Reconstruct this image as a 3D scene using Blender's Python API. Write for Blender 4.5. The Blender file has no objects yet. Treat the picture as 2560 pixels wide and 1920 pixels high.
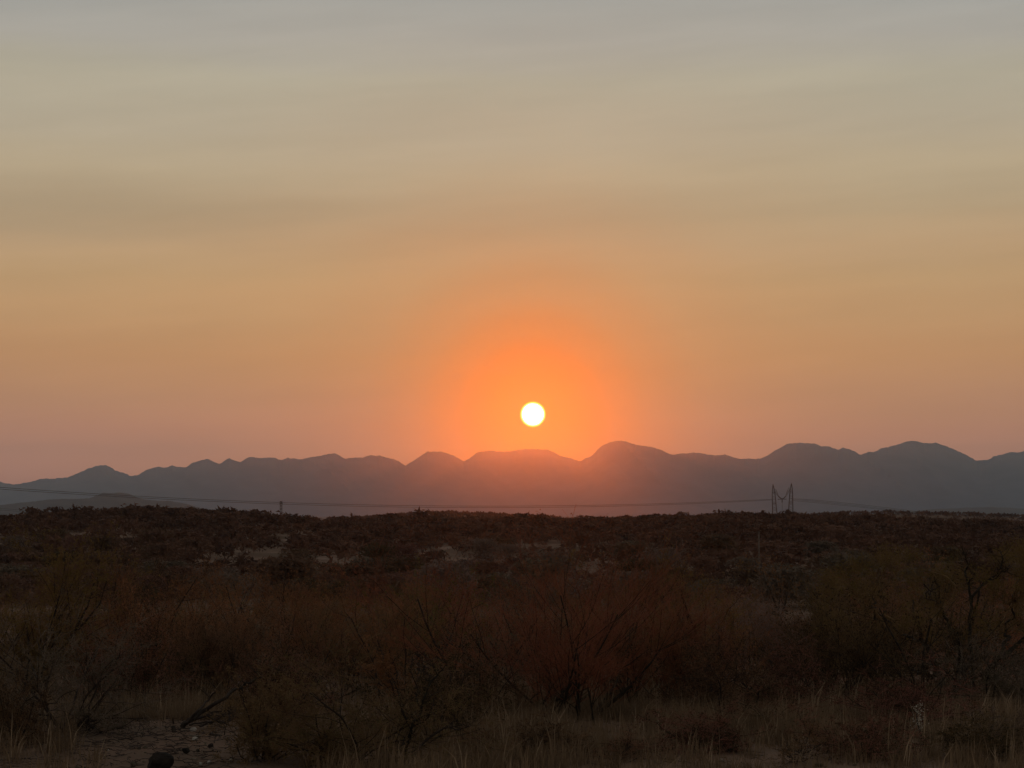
import bpy, math, random
import numpy as np
from mathutils import Vector

# ------------------------------------------------------------------ camera, sky, sun, exposure
F = 5657.0                      # focal length in pixels of the 2560 px wide photograph
CX, HY, CAMZ = 1280.0, 1280.0, 3.2
SC = bpy.context.scene
COL = SC.collection

cam_d = bpy.data.cameras.new("camera")
cam_d.sensor_width = 36.0
cam_d.lens = 36.0 * F / 2560.0
cam_d.clip_start = 0.1
cam_d.clip_end = 90000.0
cam = bpy.data.objects.new("camera", cam_d)
COL.objects.link(cam)
cam.location = (0, 0, CAMZ)
PITCH = math.atan((HY - 960.0) / F)
cam.rotation_euler = (math.pi / 2 + PITCH, 0, 0)
SC.camera = cam

SUN_AZ = math.atan((1332.3 - 1280.0) / F)
SUN_EL = PITCH + math.atan((960.0 - 1036.0) / F)
SUN_DIR = Vector((math.sin(SUN_AZ) * math.cos(SUN_EL), math.cos(SUN_AZ) * math.cos(SUN_EL), math.sin(SUN_EL)))

SC.view_settings.view_transform = 'Standard'
SC.view_settings.look = 'None'
SC.view_settings.gamma = 1.0
SC.view_settings.exposure = 0.0
SC.view_settings.use_curve_mapping = False
SC.cycles.max_bounces = 6
SC.cycles.diffuse_bounces = 3
SC.cycles.volume_bounces = 1
SC.cycles.transparent_max_bounces = 8
SC.cycles.use_denoising = True


def lin(c):
    return tuple(((v / 255.0) / 12.92 if v / 255.0 <= 0.04045 else ((v / 255.0 + 0.055) / 1.055) ** 2.4) for v in c)


def elev(y):                    # elevation in degrees of a pixel row of the photograph
    return math.degrees(PITCH + math.atan((960.0 - y) / F))


def nd(nt, typ, **kw):
    n = nt.nodes.new(typ)
    for k, v in kw.items():
        setattr(n, k, v)
    return n


def mth(nt, op, a, b=None, c=None, clamp=False):
    n = nt.nodes.new('ShaderNodeMath')
    n.operation = op
    n.use_clamp = clamp
    for i, v in enumerate((a, b, c)):
        if v is None:
            continue
        if isinstance(v, (int, float)):
            n.inputs[i].default_value = v
        else:
            nt.links.new(v, n.inputs[i])
    return n.outputs[0]


def maprange(nt, v, a, b, c, d, interp='LINEAR'):
    n = nt.nodes.new('ShaderNodeMapRange')
    n.interpolation_type = interp
    nt.links.new(v, n.inputs['Value'])
    for k, x in zip(('From Min', 'From Max', 'To Min', 'To Max'), (a, b, c, d)):
        n.inputs[k].default_value = x
    return n.outputs[0]


def ramp(nt, fac, stops, interp='LINEAR'):
    n = nt.nodes.new('ShaderNodeValToRGB')
    cr = n.color_ramp
    cr.interpolation = interp
    while len(cr.elements) > 1:
        cr.elements.remove(cr.elements[0])
    cr.elements[0].position = stops[0][0]
    cr.elements[0].color = (*stops[0][1], 1)
    for p, c in stops[1:]:
        e = cr.elements.new(p)
        e.color = (*c, 1)
    nt.links.new(fac, n.inputs[0])
    return n.outputs[0]


def mixc(nt, fac, a, b, blend='MIX'):
    n = nt.nodes.new('ShaderNodeMix')
    n.data_type = 'RGBA'
    n.blend_type = blend
    for i, v in ((0, fac), (6, a), (7, b)):
        if isinstance(v, (int, float)):
            n.inputs[i].default_value = v
        elif isinstance(v, tuple):
            n.inputs[i].default_value = (*v, 1) if len(v) == 3 else v
        else:
            nt.links.new(v, n.inputs[i])
    return n.outputs[2]


world = bpy.data.worlds.new("World")
SC.world = world
world.use_nodes = True
wt = world.node_tree
wt.nodes.clear()
w_tc = nd(wt, 'ShaderNodeTexCoord')
w_sep = nd(wt, 'ShaderNodeSeparateXYZ')
wt.links.new(w_tc.outputs['Generated'], w_sep.inputs[0])
w_el = mth(wt, 'MULTIPLY', mth(wt, 'ARCSINE', w_sep.outputs[2]), 57.2958)
w_az = mth(wt, 'MULTIPLY', mth(wt, 'ARCTAN2', w_sep.outputs[0], w_sep.outputs[1]), 57.2958)
w_dot = nd(wt, 'ShaderNodeVectorMath', operation='DOT_PRODUCT')
wt.links.new(w_tc.outputs['Generated'], w_dot.inputs[0])
w_dot.inputs[1].default_value = SUN_DIR
w_th = mth(wt, 'MULTIPLY', mth(wt, 'ARCCOSINE', mth(wt, 'MINIMUM', w_dot.outputs['Value'], 1.0)), 57.2958)

# thin drifting dust layers: a slow warp of the elevation, long flat streaks
w_cmb = nd(wt, 'ShaderNodeCombineXYZ')
wt.links.new(mth(wt, 'MULTIPLY', w_az, 0.055), w_cmb.inputs[0])
wt.links.new(mth(wt, 'MULTIPLY', mth(wt, 'MULTIPLY_ADD', w_az, 0.03, w_el), 0.42), w_cmb.inputs[1])
w_n1 = nd(wt, 'ShaderNodeTexNoise')
w_n1.inputs['Scale'].default_value = 1.0
w_n1.inputs['Detail'].default_value = 4.0
w_n1.inputs['Roughness'].default_value = 0.5
wt.links.new(w_cmb.outputs[0], w_n1.inputs['Vector'])
w_cmb2 = nd(wt, 'ShaderNodeCombineXYZ')
wt.links.new(mth(wt, 'MULTIPLY', w_az, 0.16), w_cmb2.inputs[0])
wt.links.new(mth(wt, 'MULTIPLY', mth(wt, 'MULTIPLY_ADD', w_az, -0.05, w_el), 1.3), w_cmb2.inputs[1])
w_cmb2.inputs[2].default_value = 7.3
w_n2 = nd(wt, 'ShaderNodeTexNoise')
w_n2.inputs['Scale'].default_value = 1.0
w_n2.inputs['Detail'].default_value = 5.0
wt.links.new(w_cmb2.outputs[0], w_n2.inputs['Vector'])
w_elw = mth(wt, 'ADD', w_el, mth(wt, 'MULTIPLY', mth(wt, 'SUBTRACT', w_n1.outputs[0], 0.5), 1.6))

#SKYSTOPS
SKY = [(1240, (199.4, 137.7, 121.5)), (1160, (214.0, 144.6, 120.2)), (1080, (212.2, 141.8, 112.4)), (1000, (201.6, 140.4, 103.0)), (900, (202.1, 144.4, 94.7)), (800, (201.1, 152.8, 103.6)), (700, (197.6, 157.3, 110.0)), (620, (195.6, 159.8, 118.2)), (540, (186.7, 160.7, 124.5)), (440, (191.1, 170.6, 137.5)), (320, (187.4, 172.6, 146.8)), (200, (183.7, 174.3, 151.8)), (100, (175.2, 168.9, 157.1)), (0, (168.7, 166.4, 158.5))]
w_stops = [((elev(y) + 5.0) / 50.0, lin(c)) for y, c in SKY]
w_stops += [((20 + 5) / 50.0, (0.34, 0.325, 0.295)), ((32 + 5) / 50.0, (0.30, 0.285, 0.26)), (1.0, (0.26, 0.245, 0.23))]
w_base = ramp(wt, maprange(wt, w_elw, -5, 45, 0, 1), [(0.0, lin((120, 92, 84)))] + w_stops)
# the long dark dust band across the left half and its faint echo
w_band = mth(wt, 'MULTIPLY',
             mth(wt, 'MULTIPLY', maprange(wt, w_elw, 6.4, 7.15, 0, 1, 'SMOOTHSTEP'), maprange(wt, w_elw, 7.2, 9.4, 1, 0, 'SMOOTHSTEP')),
             maprange(wt, w_az, -7.5, 3.0, 1, 0, 'SMOOTHSTEP'))
w_base = mixc(wt, mth(wt, 'MULTIPLY', w_band, 0.42), w_base, (0.80, 0.80, 0.85), 'MULTIPLY')
w_cmb3 = nd(wt, 'ShaderNodeCombineXYZ')
wt.links.new(mth(wt, 'MULTIPLY', mth(wt, 'MULTIPLY_ADD', w_n1.outputs[0], 14.0, w_az), 0.3), w_cmb3.inputs[0])
wt.links.new(mth(wt, 'MULTIPLY', mth(wt, 'MULTIPLY_ADD', w_az, -0.12, w_el), 3.2), w_cmb3.inputs[1])
w_n3 = nd(wt, 'ShaderNodeTexNoise')
w_n3.inputs['Scale'].default_value = 1.0
w_n3.inputs['Detail'].default_value = 7.0
w_n3.inputs['Roughness'].default_value = 0.6
w_n3.inputs['Distortion'].default_value = 0.6
wt.links.new(w_cmb3.outputs[0], w_n3.inputs['Vector'])
w_st = mth(wt, 'MULTIPLY', maprange(wt, w_n2.outputs[0], 0.3, 0.7, 0.955, 1.045), maprange(wt, w_n3.outputs[0], 0.3, 0.7, 0.985, 1.015))
w_stc = nd(wt, 'ShaderNodeCombineXYZ')
for i in range(3):
    wt.links.new(w_st, w_stc.inputs[i])
w_base = mixc(wt, 1.0, w_base, w_stc.outputs[0], 'MULTIPLY')

# aureole round the sun
GLOW = [(0.0, (0.86, 0.190, 0.0)), (0.07, (0.84, 0.170, 0.0)), (0.15, (0.72, 0.140, 0.0)), (0.25, (0.62, 0.150, 0.012)),
        (0.42, (0.50, 0.170, 0.055)), (1.0, (0.42, 0.16, 0.085))]
GA = [(0.0, 1.0), (0.08, 1.0), (0.14, 0.90), (0.20, 0.66), (0.29, 0.38), (0.42, 0.18), (0.65, 0.05), (1.0, 0.0)]
w_gt = mth(wt, 'DIVIDE', w_th, 11.0)
w_gc = ramp(wt, w_gt, GLOW)
w_ga = ramp(wt, w_gt, [(p, (a, a, a)) for p, a in GA], 'EASE')
w_col = mixc(wt, w_ga, w_base, w_gc)

# the clean-air sky behind the dust
w_sky = nd(wt, 'ShaderNodeTexSky', sky_type='NISHITA')
w_sky.sun_disc = False
w_sky.sun_elevation = SUN_EL
w_sky.sun_rotation = SUN_AZ
w_sky.altitude = 1600.0
w_sky.dust_density = 4.0
w_nis = mixc(wt, 1.0, w_sky.outputs[0], (0.05, 0.05, 0.05), 'MULTIPLY')
w_col = mixc(wt, 0.93, w_nis, w_col)
# the dusk sky dims with distance from the sun
w_dim = maprange(wt, w_th, 14.0, 100.0, 1.0, 0.66, 'SMOOTHSTEP')
w_dc = nd(wt, 'ShaderNodeCombineXYZ')
for i in range(3):
    wt.links.new(w_dim, w_dc.inputs[i])
w_col = mixc(wt, 1.0, w_col, w_dc.outputs[0], 'MULTIPLY')
# the sun's disc with its yellow limb
w_disc = maprange(wt, w_th, 0.250, 0.345, 1, 0)
w_dcol = ramp(wt, w_disc, [(0.0, (1.3, 0.45, 0.02)), (0.35, (1.8, 1.1, 0.03)), (0.7, (3.0, 2.6, 0.8)), (1.0, (6.0, 6.0, 6.0))])
w_col = mixc(wt, mth(wt, 'MULTIPLY', w_disc, 3.0, clamp=True), w_col, w_dcol)
w_bg = nd(wt, 'ShaderNodeBackground')
wt.links.new(w_col, w_bg.inputs[0])
w_bg.inputs[1].default_value = 1.0
w_out = nd(wt, 'ShaderNodeOutputWorld')
wt.links.new(w_bg.outputs[0], w_out.inputs[0])

sun_d = bpy.data.lights.new("sun", 'SUN')
sun_d.energy = 0.095
sun_d.angle = math.radians(0.5)
sun_d.color = (1.0, 0.10, 0.004)
sun = bpy.data.objects.new("sun", sun_d)
COL.objects.link(sun)
sun.rotation_euler = SUN_DIR.to_track_quat('Z', 'Y').to_euler()

# ------------------------------------------------------------------ helpers
def hash2(ix, iy, seed):
    h = (ix.astype(np.int64) * 374761393 + iy.astype(np.int64) * 668265263 + seed * 1274126177) & 0x7fffffff
    h = ((h ^ (h >> 13)) * 1274126177) & 0x7fffffff
    h = h ^ (h >> 16)
    return (h & 0xffff) / 65535.0


def vnoise(x, y, seed=0):
    x = np.asarray(x, float)
    y = np.asarray(y, float)
    ix, iy = np.floor(x), np.floor(y)
    fx, fy = x - ix, y - iy
    fx = fx * fx * (3 - 2 * fx)
    fy = fy * fy * (3 - 2 * fy)
    a, b = hash2(ix, iy, seed), hash2(ix + 1, iy, seed)
    c, d = hash2(ix, iy + 1, seed), hash2(ix + 1, iy + 1, seed)
    return (a + (b - a) * fx + (c - a) * fy + (a - b - c + d) * fx * fy) * 2 - 1


def fbm(x, y, oct=4, seed=0, gain=0.5):
    s, a, t = 0, 1.0, 0
    for o in range(oct):
        s = s + a * vnoise(x * 2 ** o, y * 2 ** o, seed + o * 17)
        t += a
        a *= gain
    return s / t


def tag(o, label=None, cat=None, group=None, kind=None):
    if label:
        o['label'] = label
    if cat:
        o['category'] = cat
    if group:
        o['group'] = group
    if kind:
        o['kind'] = kind
    return o


def empty(name, loc, rz=0.0):
    o = bpy.data.objects.new(name, None)
    o.empty_display_size = 0.3
    o.location = loc
    o.rotation_euler = (0, 0, rz)
    COL.objects.link(o)
    return o


def link(name, me, parent=None, mats=None):
    if mats:
        for m in mats:
            me.materials.append(m)
    o = bpy.data.objects.new(name, me)
    COL.objects.link(o)
    if parent:
        o.parent = parent
    return o


def mesh_np(name, verts, quads=None, tris=None, smooth=False, mat_idx=None):
    verts = np.ascontiguousarray(verts, dtype=np.float32).reshape(-1, 3)
    me = bpy.data.meshes.new(name)
    fl, st, tot = [], [], 0
    if quads is not None and len(quads):
        quads = np.asarray(quads, dtype=np.int32).reshape(-1, 4)
        fl.append(quads.ravel())
        st.append(np.full(len(quads), 4, dtype=np.int32))
    if tris is not None and len(tris):
        tris = np.asarray(tris, dtype=np.int32).reshape(-1, 3)
        fl.append(tris.ravel())
        st.append(np.full(len(tris), 3, dtype=np.int32))
    fl = np.concatenate(fl)
    sz = np.concatenate(st)
    me.vertices.add(len(verts))
    me.vertices.foreach_set('co', verts.ravel())
    me.loops.add(len(fl))
    me.loops.foreach_set('vertex_index', fl)
    me.polygons.add(len(sz))
    me.polygons.foreach_set('loop_start', np.concatenate(([0], np.cumsum(sz)[:-1])).astype(np.int32))
    if mat_idx is not None:
        me.polygons.foreach_set('material_index', np.asarray(mat_idx, dtype=np.int32))
    me.polygons.foreach_set('use_smooth', np.full(len(sz), smooth, dtype=bool))
    me.update(calc_edges=True)
    me.validate()
    return me


class MB:
    """collects polygons; every collector becomes ONE mesh"""
    def __init__(s):
        s.v, s.q, s.t, s.n = [], [], [], 0

    def add(s, v, q=None, t=None):
        v = np.asarray(v, float).reshape(-1, 3)
        s.v.append(v)
        if q is not None and len(q):
            s.q.append(np.asarray(q).reshape(-1, 4) + s.n)
        if t is not None and len(t):
            s.t.append(np.asarray(t).reshape(-1, 3) + s.n)
        s.n += len(v)

    def tube(s, pts, rad, sides=5):
        pts = np.asarray(pts, float)
        rad = np.broadcast_to(np.asarray(rad, float), (len(pts),))
        chains(s, pts[None], rad[None], sides)

    def mesh(s, name, smooth=False):
        return mesh_np(name, np.concatenate(s.v), np.concatenate(s.q) if s.q else None,
                       np.concatenate(s.t) if s.t else None, smooth)


def chains(mb, P, R, sides=3):
    """P (N,K,3) centre lines, R (N,K) radii -> tubes"""
    N, K, _ = P.shape
    T = np.empty_like(P)
    T[:, 1:-1] = P[:, 2:] - P[:, :-2] if K > 2 else T[:, 1:-1]
    T[:, 0] = P[:, 1] - P[:, 0]
    T[:, -1] = P[:, -1] - P[:, -2]
    T /= np.linalg.norm(T, axis=2, keepdims=True) + 1e-9
    up = np.zeros_like(T)
    m = np.abs(T[..., 2]) > 0.9
    up[..., 2] = ~m
    up[..., 0] = m
    U = np.cross(T, up)
    U /= np.linalg.norm(U, axis=2, keepdims=True) + 1e-9
    V = np.cross(T, U)
    a = np.arange(sides) * 2 * math.pi / sides
    ring = P[:, :, None, :] + R[:, :, None, None] * (np.cos(a)[None, None, :, None] * U[:, :, None, :] + np.sin(a)[None, None, :, None] * V[:, :, None, :])
    base = (np.arange(N) * K * sides)[:, None, None]
    k = (np.arange(K - 1) * sides)[None, :, None]
    j = np.arange(sides)[None, None, :]
    j2 = (np.arange(sides) + 1) % sides
    j2 = j2[None, None, :]
    q = np.stack([base + k + j, base + k + j2, base + k + sides + j2, base + k + sides + j], axis=-1).reshape(-1, 4)
    t = None
    if sides == 4:
        t = []
    mb.add(ring.reshape(-1, 3), q)
    # closing caps at the thick ends
    if sides >= 5:
        b = np.arange(N) * K * sides
        caps = []
        for s0 in (b, b + (K - 1) * sides):
            for i in range(1, sides - 1):
                caps.append(np.stack([s0, s0 + i, s0 + i + 1], axis=-1))
        mb.t.append(np.concatenate(caps) + mb.n - N * K * sides)


# ------------------------------------------------------------------ materials
def mat(name, c1, c2=None, scale=6.0, rough=0.9, rnd=0.25, trans=None, bump=0.0, spec=0.15, coord='Object'):
    m = bpy.data.materials.new(name)
    m.use_nodes = True
    t = m.node_tree
    b = t.nodes['Principled BSDF']
    b.inputs['Roughness'].default_value = rough
    b.inputs['Specular IOR Level'].default_value = spec
    c2 = c2 or c1
    tc = nd(t, 'ShaderNodeTexCoord')
    n = nd(t, 'ShaderNodeTexNoise')
    n.inputs['Scale'].default_value = scale
    n.inputs['Detail'].default_value = 4
    t.links.new(tc.outputs[coord], n.inputs['Vector'])
    col = mixc(t, maprange(t, n.outputs[0], 0.35, 0.65, 0, 1), c1, c2)
    if rnd:
        oi = nd(t, 'ShaderNodeObjectInfo')
        hs = nd(t, 'ShaderNodeHueSaturation')
        t.links.new(col, hs.inputs['Color'])
        t.links.new(maprange(t, oi.outputs['Random'], 0, 1, 1 - rnd, 1 + rnd), hs.inputs['Value'])
        t.links.new(maprange(t, oi.outputs['Random'], 0, 1, 0.5 + 0.035 * rnd / 0.25, 0.5 - 0.02 * rnd / 0.25), hs.inputs['Hue'])
        col = hs.outputs[0]
    t.links.new(col, b.inputs['Base Color'])
    if bump:
        bp = nd(t, 'ShaderNodeBump')
        bp.inputs['Strength'].default_value = bump
        bp.inputs['Distance'].default_value = 0.02
        n2 = nd(t, 'ShaderNodeTexNoise')
        n2.inputs['Scale'].default_value = scale * 6
        t.links.new(tc.outputs[coord], n2.inputs['Vector'])
        t.links.new(n2.outputs[0], bp.inputs['Height'])
        t.links.new(bp.outputs[0], b.inputs['Normal'])
    if trans:
        tr = nd(t, 'ShaderNodeBsdfTranslucent')
        t.links.new(col, tr.inputs[0])
        mx = nd(t, 'ShaderNodeMixShader')
        mx.inputs[0].default_value = trans
        t.links.new(b.outputs[0], mx.inputs[1])
        t.links.new(tr.outputs[0], mx.inputs[2])
        out = [x for x in t.nodes if x.type == 'OUTPUT_MATERIAL'][0]
        t.links.new(mx.outputs[0], out.inputs[0])
    return m


M = {
    'bark_dark': mat('dark_bark', (0.030, 0.023, 0.018), (0.055, 0.042, 0.033), 9, bump=0.4),
    'bark_grey': mat('grey_bark', (0.040, 0.033, 0.029), (0.075, 0.062, 0.052), 9, bump=0.4),
    'twig_brown': mat('brown_twig', (0.160, 0.080, 0.050), (0.265, 0.133, 0.083), 2.0),
    'twig_russet': mat('russet_twig', (0.191, 0.074, 0.040), (0.312, 0.126, 0.065), 2.0, rnd=0.1),
    'twig_grey': mat('grey_twig', (0.144, 0.104, 0.083), (0.243, 0.178, 0.139), 2.0),
    'twig_olive': mat('olive_twig', (0.133, 0.080, 0.036), (0.221, 0.138, 0.063), 2.0),
    'twig_red': mat('glare_red_twig', (0.202, 0.070, 0.040), (0.293, 0.106, 0.060), 2.0, rnd=0.1),  # red lens glare over the centre scrub, put into the twig colour
    'leaf_red': mat('glare_red_leaf', (0.217, 0.081, 0.046), (0.304, 0.119, 0.068), 2.0, rnd=0.1, trans=0.3),  # same glare red painted into the leaves of the centre shrubs
    'leaf_olive': mat('olive_leaf', (0.139, 0.095, 0.031), (0.231, 0.146, 0.053), 2.0, trans=0.3),
    'leaf_dry': mat('dry_leaf', (0.160, 0.098, 0.053), (0.262, 0.164, 0.092), 2.0, trans=0.3),
    'leaf_russet': mat('russet_leaf', (0.216, 0.091, 0.046), (0.312, 0.143, 0.074), 2.0, rnd=0.1, trans=0.3),
    'leaf_grey': mat('grey_leaf', (0.106, 0.081, 0.058), (0.187, 0.140, 0.101), 2.0, trans=0.3),
    'leaf_dark': mat('dark_leaf', (0.049, 0.034, 0.020), (0.086, 0.057, 0.034), 2.0, trans=0.3),
    'bush_far': mat('hillside_foliage', (0.084, 0.052, 0.036), (0.148, 0.091, 0.061), 0.35, rnd=0.35, trans=0.2),
    'bush_far_brown': mat('hillside_foliage_brown', (0.122, 0.070, 0.049), (0.181, 0.106, 0.076), 0.35, rnd=0.2, trans=0.2),
    'bush_far_grey': mat('hillside_foliage_grey', (0.138, 0.103, 0.081), (0.198, 0.147, 0.117), 0.35, rnd=0.2, trans=0.2),
    'bush_mass': mat('hillside_foliage_mass', (0.084, 0.050, 0.037), (0.174, 0.096, 0.066), 0.045, rnd=0, trans=0.2),
    'grass': mat('dry_grass', (0.122, 0.082, 0.048), (0.306, 0.215, 0.135), 0.9, rnd=0, trans=0.35),
    'stalk': mat('dry_stalk', (0.234, 0.164, 0.101), (0.414, 0.311, 0.210), 1.4, rnd=0, trans=0.3),
    'dead_wood': mat('dead_wood', (0.030, 0.023, 0.019), (0.075, 0.060, 0.050), 7, bump=0.5),
    'pale_wood': mat('bleached_wood', (0.16, 0.135, 0.11), (0.26, 0.22, 0.18), 7, bump=0.4),
    'rock_dark': mat('dark_rock', (0.015, 0.013, 0.011), (0.035, 0.028, 0.024), 8, bump=0.8),
    'rock_pale': mat('pale_quartz', (0.36, 0.33, 0.29), (0.50, 0.47, 0.42), 12, bump=0.4),
    'rock_brown': mat('brown_stone', (0.10, 0.075, 0.055), (0.20, 0.155, 0.12), 10, bump=0.6),
    'steel': mat('galvanised_steel', (0.035, 0.033, 0.033), (0.06, 0.056, 0.055), 2, rough=0.6, rnd=0, spec=0.4),
    'wire': mat('conductor_wire', (0.03, 0.028, 0.028), None, 2, rough=0.6, rnd=0, spec=0.4),
    'pole': mat('weathered_pole', (0.130, 0.105, 0.085), (0.180, 0.150, 0.125), 3, rnd=0),
    'insul': mat('brown_porcelain', (0.05, 0.03, 0.02), None, 2, rough=0.4, rnd=0, spec=0.5),
    'hill': mat('hill_scrub', (0.060, 0.052, 0.048), (0.095, 0.082, 0.074), 0.006, rnd=0),
    'mountain': mat('haze_tinted_mountain', (0.150, 0.165, 0.190), (0.195, 0.212, 0.240), 0.004, rnd=0),  # part of the haze's blue and brightness is put into this base colour
}

# ------------------------------------------------------------------ terrain
RIDGE = [(-700, 1300), (-400, 1296), (-150, 1292), (0, 1290), (50, 1287), (97, 1281), (160, 1278), (240, 1273), (300, 1270), (380, 1269), (460, 1271), (540, 1275),
         (620, 1281), (700, 1288), (740, 1292), (800, 1298), (860, 1300), (940, 1298), (1000, 1294), (1080, 1291), (1150, 1291),
         (1240, 1294), (1320, 1294), (1400, 1295), (1460, 1294), (1560, 1292), (1680, 1287), (1780, 1285), (1900, 1285), (2000, 1285),
         (2050, 1288), (2120, 1291), (2200, 1294), (2300, 1296), (2400, 1299), (2500, 1301), (2560, 1303), (2700, 1304), (3000, 1298), (3300, 1300)]
BACK = [(-700, 1298), (700, 1300), (850, 1299), (950, 1293), (1010, 1288), (1060, 1285), (1120, 1283), (1180, 1285), (1260, 1289), (1330, 1293), (1450, 1297), (1800, 1300),
        (1980, 1292), (2060, 1286), (2130, 1283), (2210, 1282), (2300, 1284), (2400, 1286), (2480, 1289), (2560, 1292), (2800, 1290), (3300, 1298)]
PROF = [(0, 0), (35, 0), (50, -0.5), (70, -1.3), (100, -3.0), (150, -5.2), (200, -6.6), (250, -7.3), (300, -7.5), (350, -7.1)]
RX, RY = np.array(RIDGE, float).T
BX, BY = np.array(BACK, float).T
PX, PZ = np.array(PROF, float).T


def ground_z(x, y):
    x = np.asarray(x, float)
    y = np.asarray(y, float)
    r = np.hypot(x, y)
    az = np.arctan2(x, y)
    azc = np.clip(az, -math.radians(19), math.radians(19))
    u = CX + F * np.tan(azc)
    d = r * np.cos(azc)
    wob = np.where(np.abs(az) > math.radians(14), 1.0, 0.0)
    near = np.interp(d, PX, PZ)
    crest = CAMZ + (HY - np.interp(u, RX, RY) - 16.0) / F * 700.0
    t = np.clip((d - 350) / 350.0, 0, 1)
    s = 0.35 * t + 0.65 * (t * t * (3 - 2 * t))
    z = near + (crest + 7.1) * np.where(d > 350, s, 0)
    # behind the crest down to the plain
    tb = np.clip((d - 700) / 600.0, 0, 1)
    sb = tb * tb * (3 - 2 * tb)
    z = np.where(d > 700, crest + (-42 - crest) * sb, z)
    bk = CAMZ + (HY - np.interp(u, BX, BY) - 2.5) / F * 1900.0
    z = z + np.where(d > 1200, np.maximum(bk + 42, 0) * np.exp(-((d - 1900) / 260.0) ** 2), 0)
    z = z + np.where(d > 3500, 0, 0)
    # relief
    z = z + 1.3 * fbm(x / 70.0, y / 70.0, 4, 3) * np.clip((d - 70) / 150.0, 0, 1) * np.clip((690 - d) / 150.0, 0, 1)
    z = z + 0.16 * fbm(x / 5.0, y / 5.0, 3, 11) * np.clip((d - 15) / 60.0, 0.25, 1) * (d < 700)
    z = z + 3.0 * fbm(x / 900.0, y / 900.0, 3, 5) * np.clip((d - 2600) / 2000.0, 0, 1)
    return z


def gz(x, y):
    return float(ground_z(np.array([x]), np.array([y]))[0])


def at(px, d):                  # ground point seen at column px of the photograph, d metres out
    x = (px - CX) / F * d
    return x, d, gz(x, d)


def ray(px, py, d):             # point d metres out on a line of sight
    return np.array([(px - CX) / F * d, d, CAMZ + (HY - py) / F * d])


rings = np.concatenate([[0.5, 2, 4, 6, 9, 12, 15, 18, 21], np.arange(23, 46, 0.35), np.geomspace(46, 180, 110)[0:], np.geomspace(183, 760, 190),
                        np.geomspace(770, 3200, 130), np.geomspace(3300, 30500, 50)])
azs = np.radians(np.concatenate([np.arange(-180, -20, 6), np.arange(-20, -14.2, 0.5), np.arange(-14, 14.01, 0.10), np.arange(14.5, 20.1, 0.5), np.arange(24, 180, 6)]))
na, nr = len(azs), len(rings)
RR, AA = np.meshgrid(rings, azs, indexing='ij')
GX, GY = RR * np.sin(AA), RR * np.cos(AA)
GZ = ground_z(GX, GY)
vv = np.stack([GX, GY, GZ], -1).reshape(-1, 3)
ii = np.arange(nr - 1)[:, None] * na
jj = np.arange(na)[None, :]
j2 = (jj + 1) % na
quads = np.stack([ii + jj, ii + na + jj, ii + na + j2, ii + j2], -1).reshape(-1, 4)
c0 = len(vv)
vv = np.vstack([vv, [[0, 0, gz(0, 0.01)]]])
tris = np.stack([np.full(na, c0), np.arange(na), (np.arange(na) + 1) % na], -1)

gm = bpy.data.materials.new('dry_soil')
gm.use_nodes = True
t = gm.node_tree
b = t.nodes['Principled BSDF']
b.inputs['Roughness'].default_value = 0.95
b.inputs['Specular IOR Level'].default_value = 0.1
tc = nd(t, 'ShaderNodeTexCoord')
def gnoise(scale, detail=5, rough=0.55):
    n = nd(t, 'ShaderNodeTexNoise')
    n.inputs['Scale'].default_value = scale
    n.inputs['Detail'].default_value = detail
    n.inputs['Roughness'].default_value = rough
    t.links.new(tc.outputs['Object'], n.inputs['Vector'])
    return n.outputs[0]
c_ = mixc(t, maprange(t, gnoise(0.05), 0.42, 0.6, 0, 1), (0.140, 0.086, 0.058), (0.250, 0.160, 0.112))
c_ = mixc(t, maprange(t, gnoise(0.6), 0.4, 0.65, 0, 0.6), c_, (0.095, 0.068, 0.045))
c_ = mixc(t, maprange(t, gnoise(9.0), 0.5, 0.72, 0, 0.55), c_, (0.170, 0.135, 0.105))
c_ = mixc(t, maprange(t, gnoise(3.0), 0.55, 0.7, 0, 0.6), c_, (0.045, 0.034, 0.026))
t.links.new(c_, b.inputs['Base Color'])
bp = nd(t, 'ShaderNodeBump')
bp.inputs['Strength'].default_value = 0.7
bp.inputs['Distance'].default_value = 0.05
t.links.new(gnoise(14.0, 6), bp.inputs['Height'])
t.links.new(bp.outputs[0], b.inputs['Normal'])
ground = link('ground', mesh_np('ground', vv, quads, tris, True), None, [gm])
tag(ground, 'brown dusty scrubland ground falling into a valley and rising to a ridge', None, None, 'structure')

# bare pale earth between the bushes: thin sheets of sand that lie on the slope
SANDS = [(820, 1398, 32, 7), (870, 1412, 60, 7), (790, 1438, 36, 8), (945, 1376, 26, 3.5), (880, 1362, 20, 3), (745, 1360, 22, 3.5),
         (725, 1351, 20, 3), (640, 1354, 22, 2.5), (640, 1319, 14, 2.5), (855, 1302, 16, 2.5), (195, 1339, 22, 3), (1005, 1345, 12, 3),
         (1905, 1444, 26, 6), (1960, 1371, 24, 3), (2000, 1408, 28, 3), (2100, 1405, 26, 3), (1850, 1390, 22, 3), (1620, 1402, 22, 3),
         (1440, 1363, 16, 2.5), (1580, 1372, 20, 2.5), (2230, 1402, 22, 4), (2190, 1320, 18, 2.5), (2380, 1420, 34, 5), (2385, 1446, 20, 6),
         (230, 1332, 20, 2), (1110, 1370, 20, 2.5), (450, 1345, 10, 3), (2010, 1440, 20, 2.5), (1770, 1420, 22, 2.5)]


def depth_of(px, py, lo=60.0, hi=690.0):     # farthest-slope depth at which the ground is seen at this row
    ds = np.linspace(300, hi, 1200)
    yy = HY - (ground_z((px - CX) / F * ds, ds) - CAMZ) / ds * F
    k = np.argmin(np.abs(yy - py))
    return float(ds[k])


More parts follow.
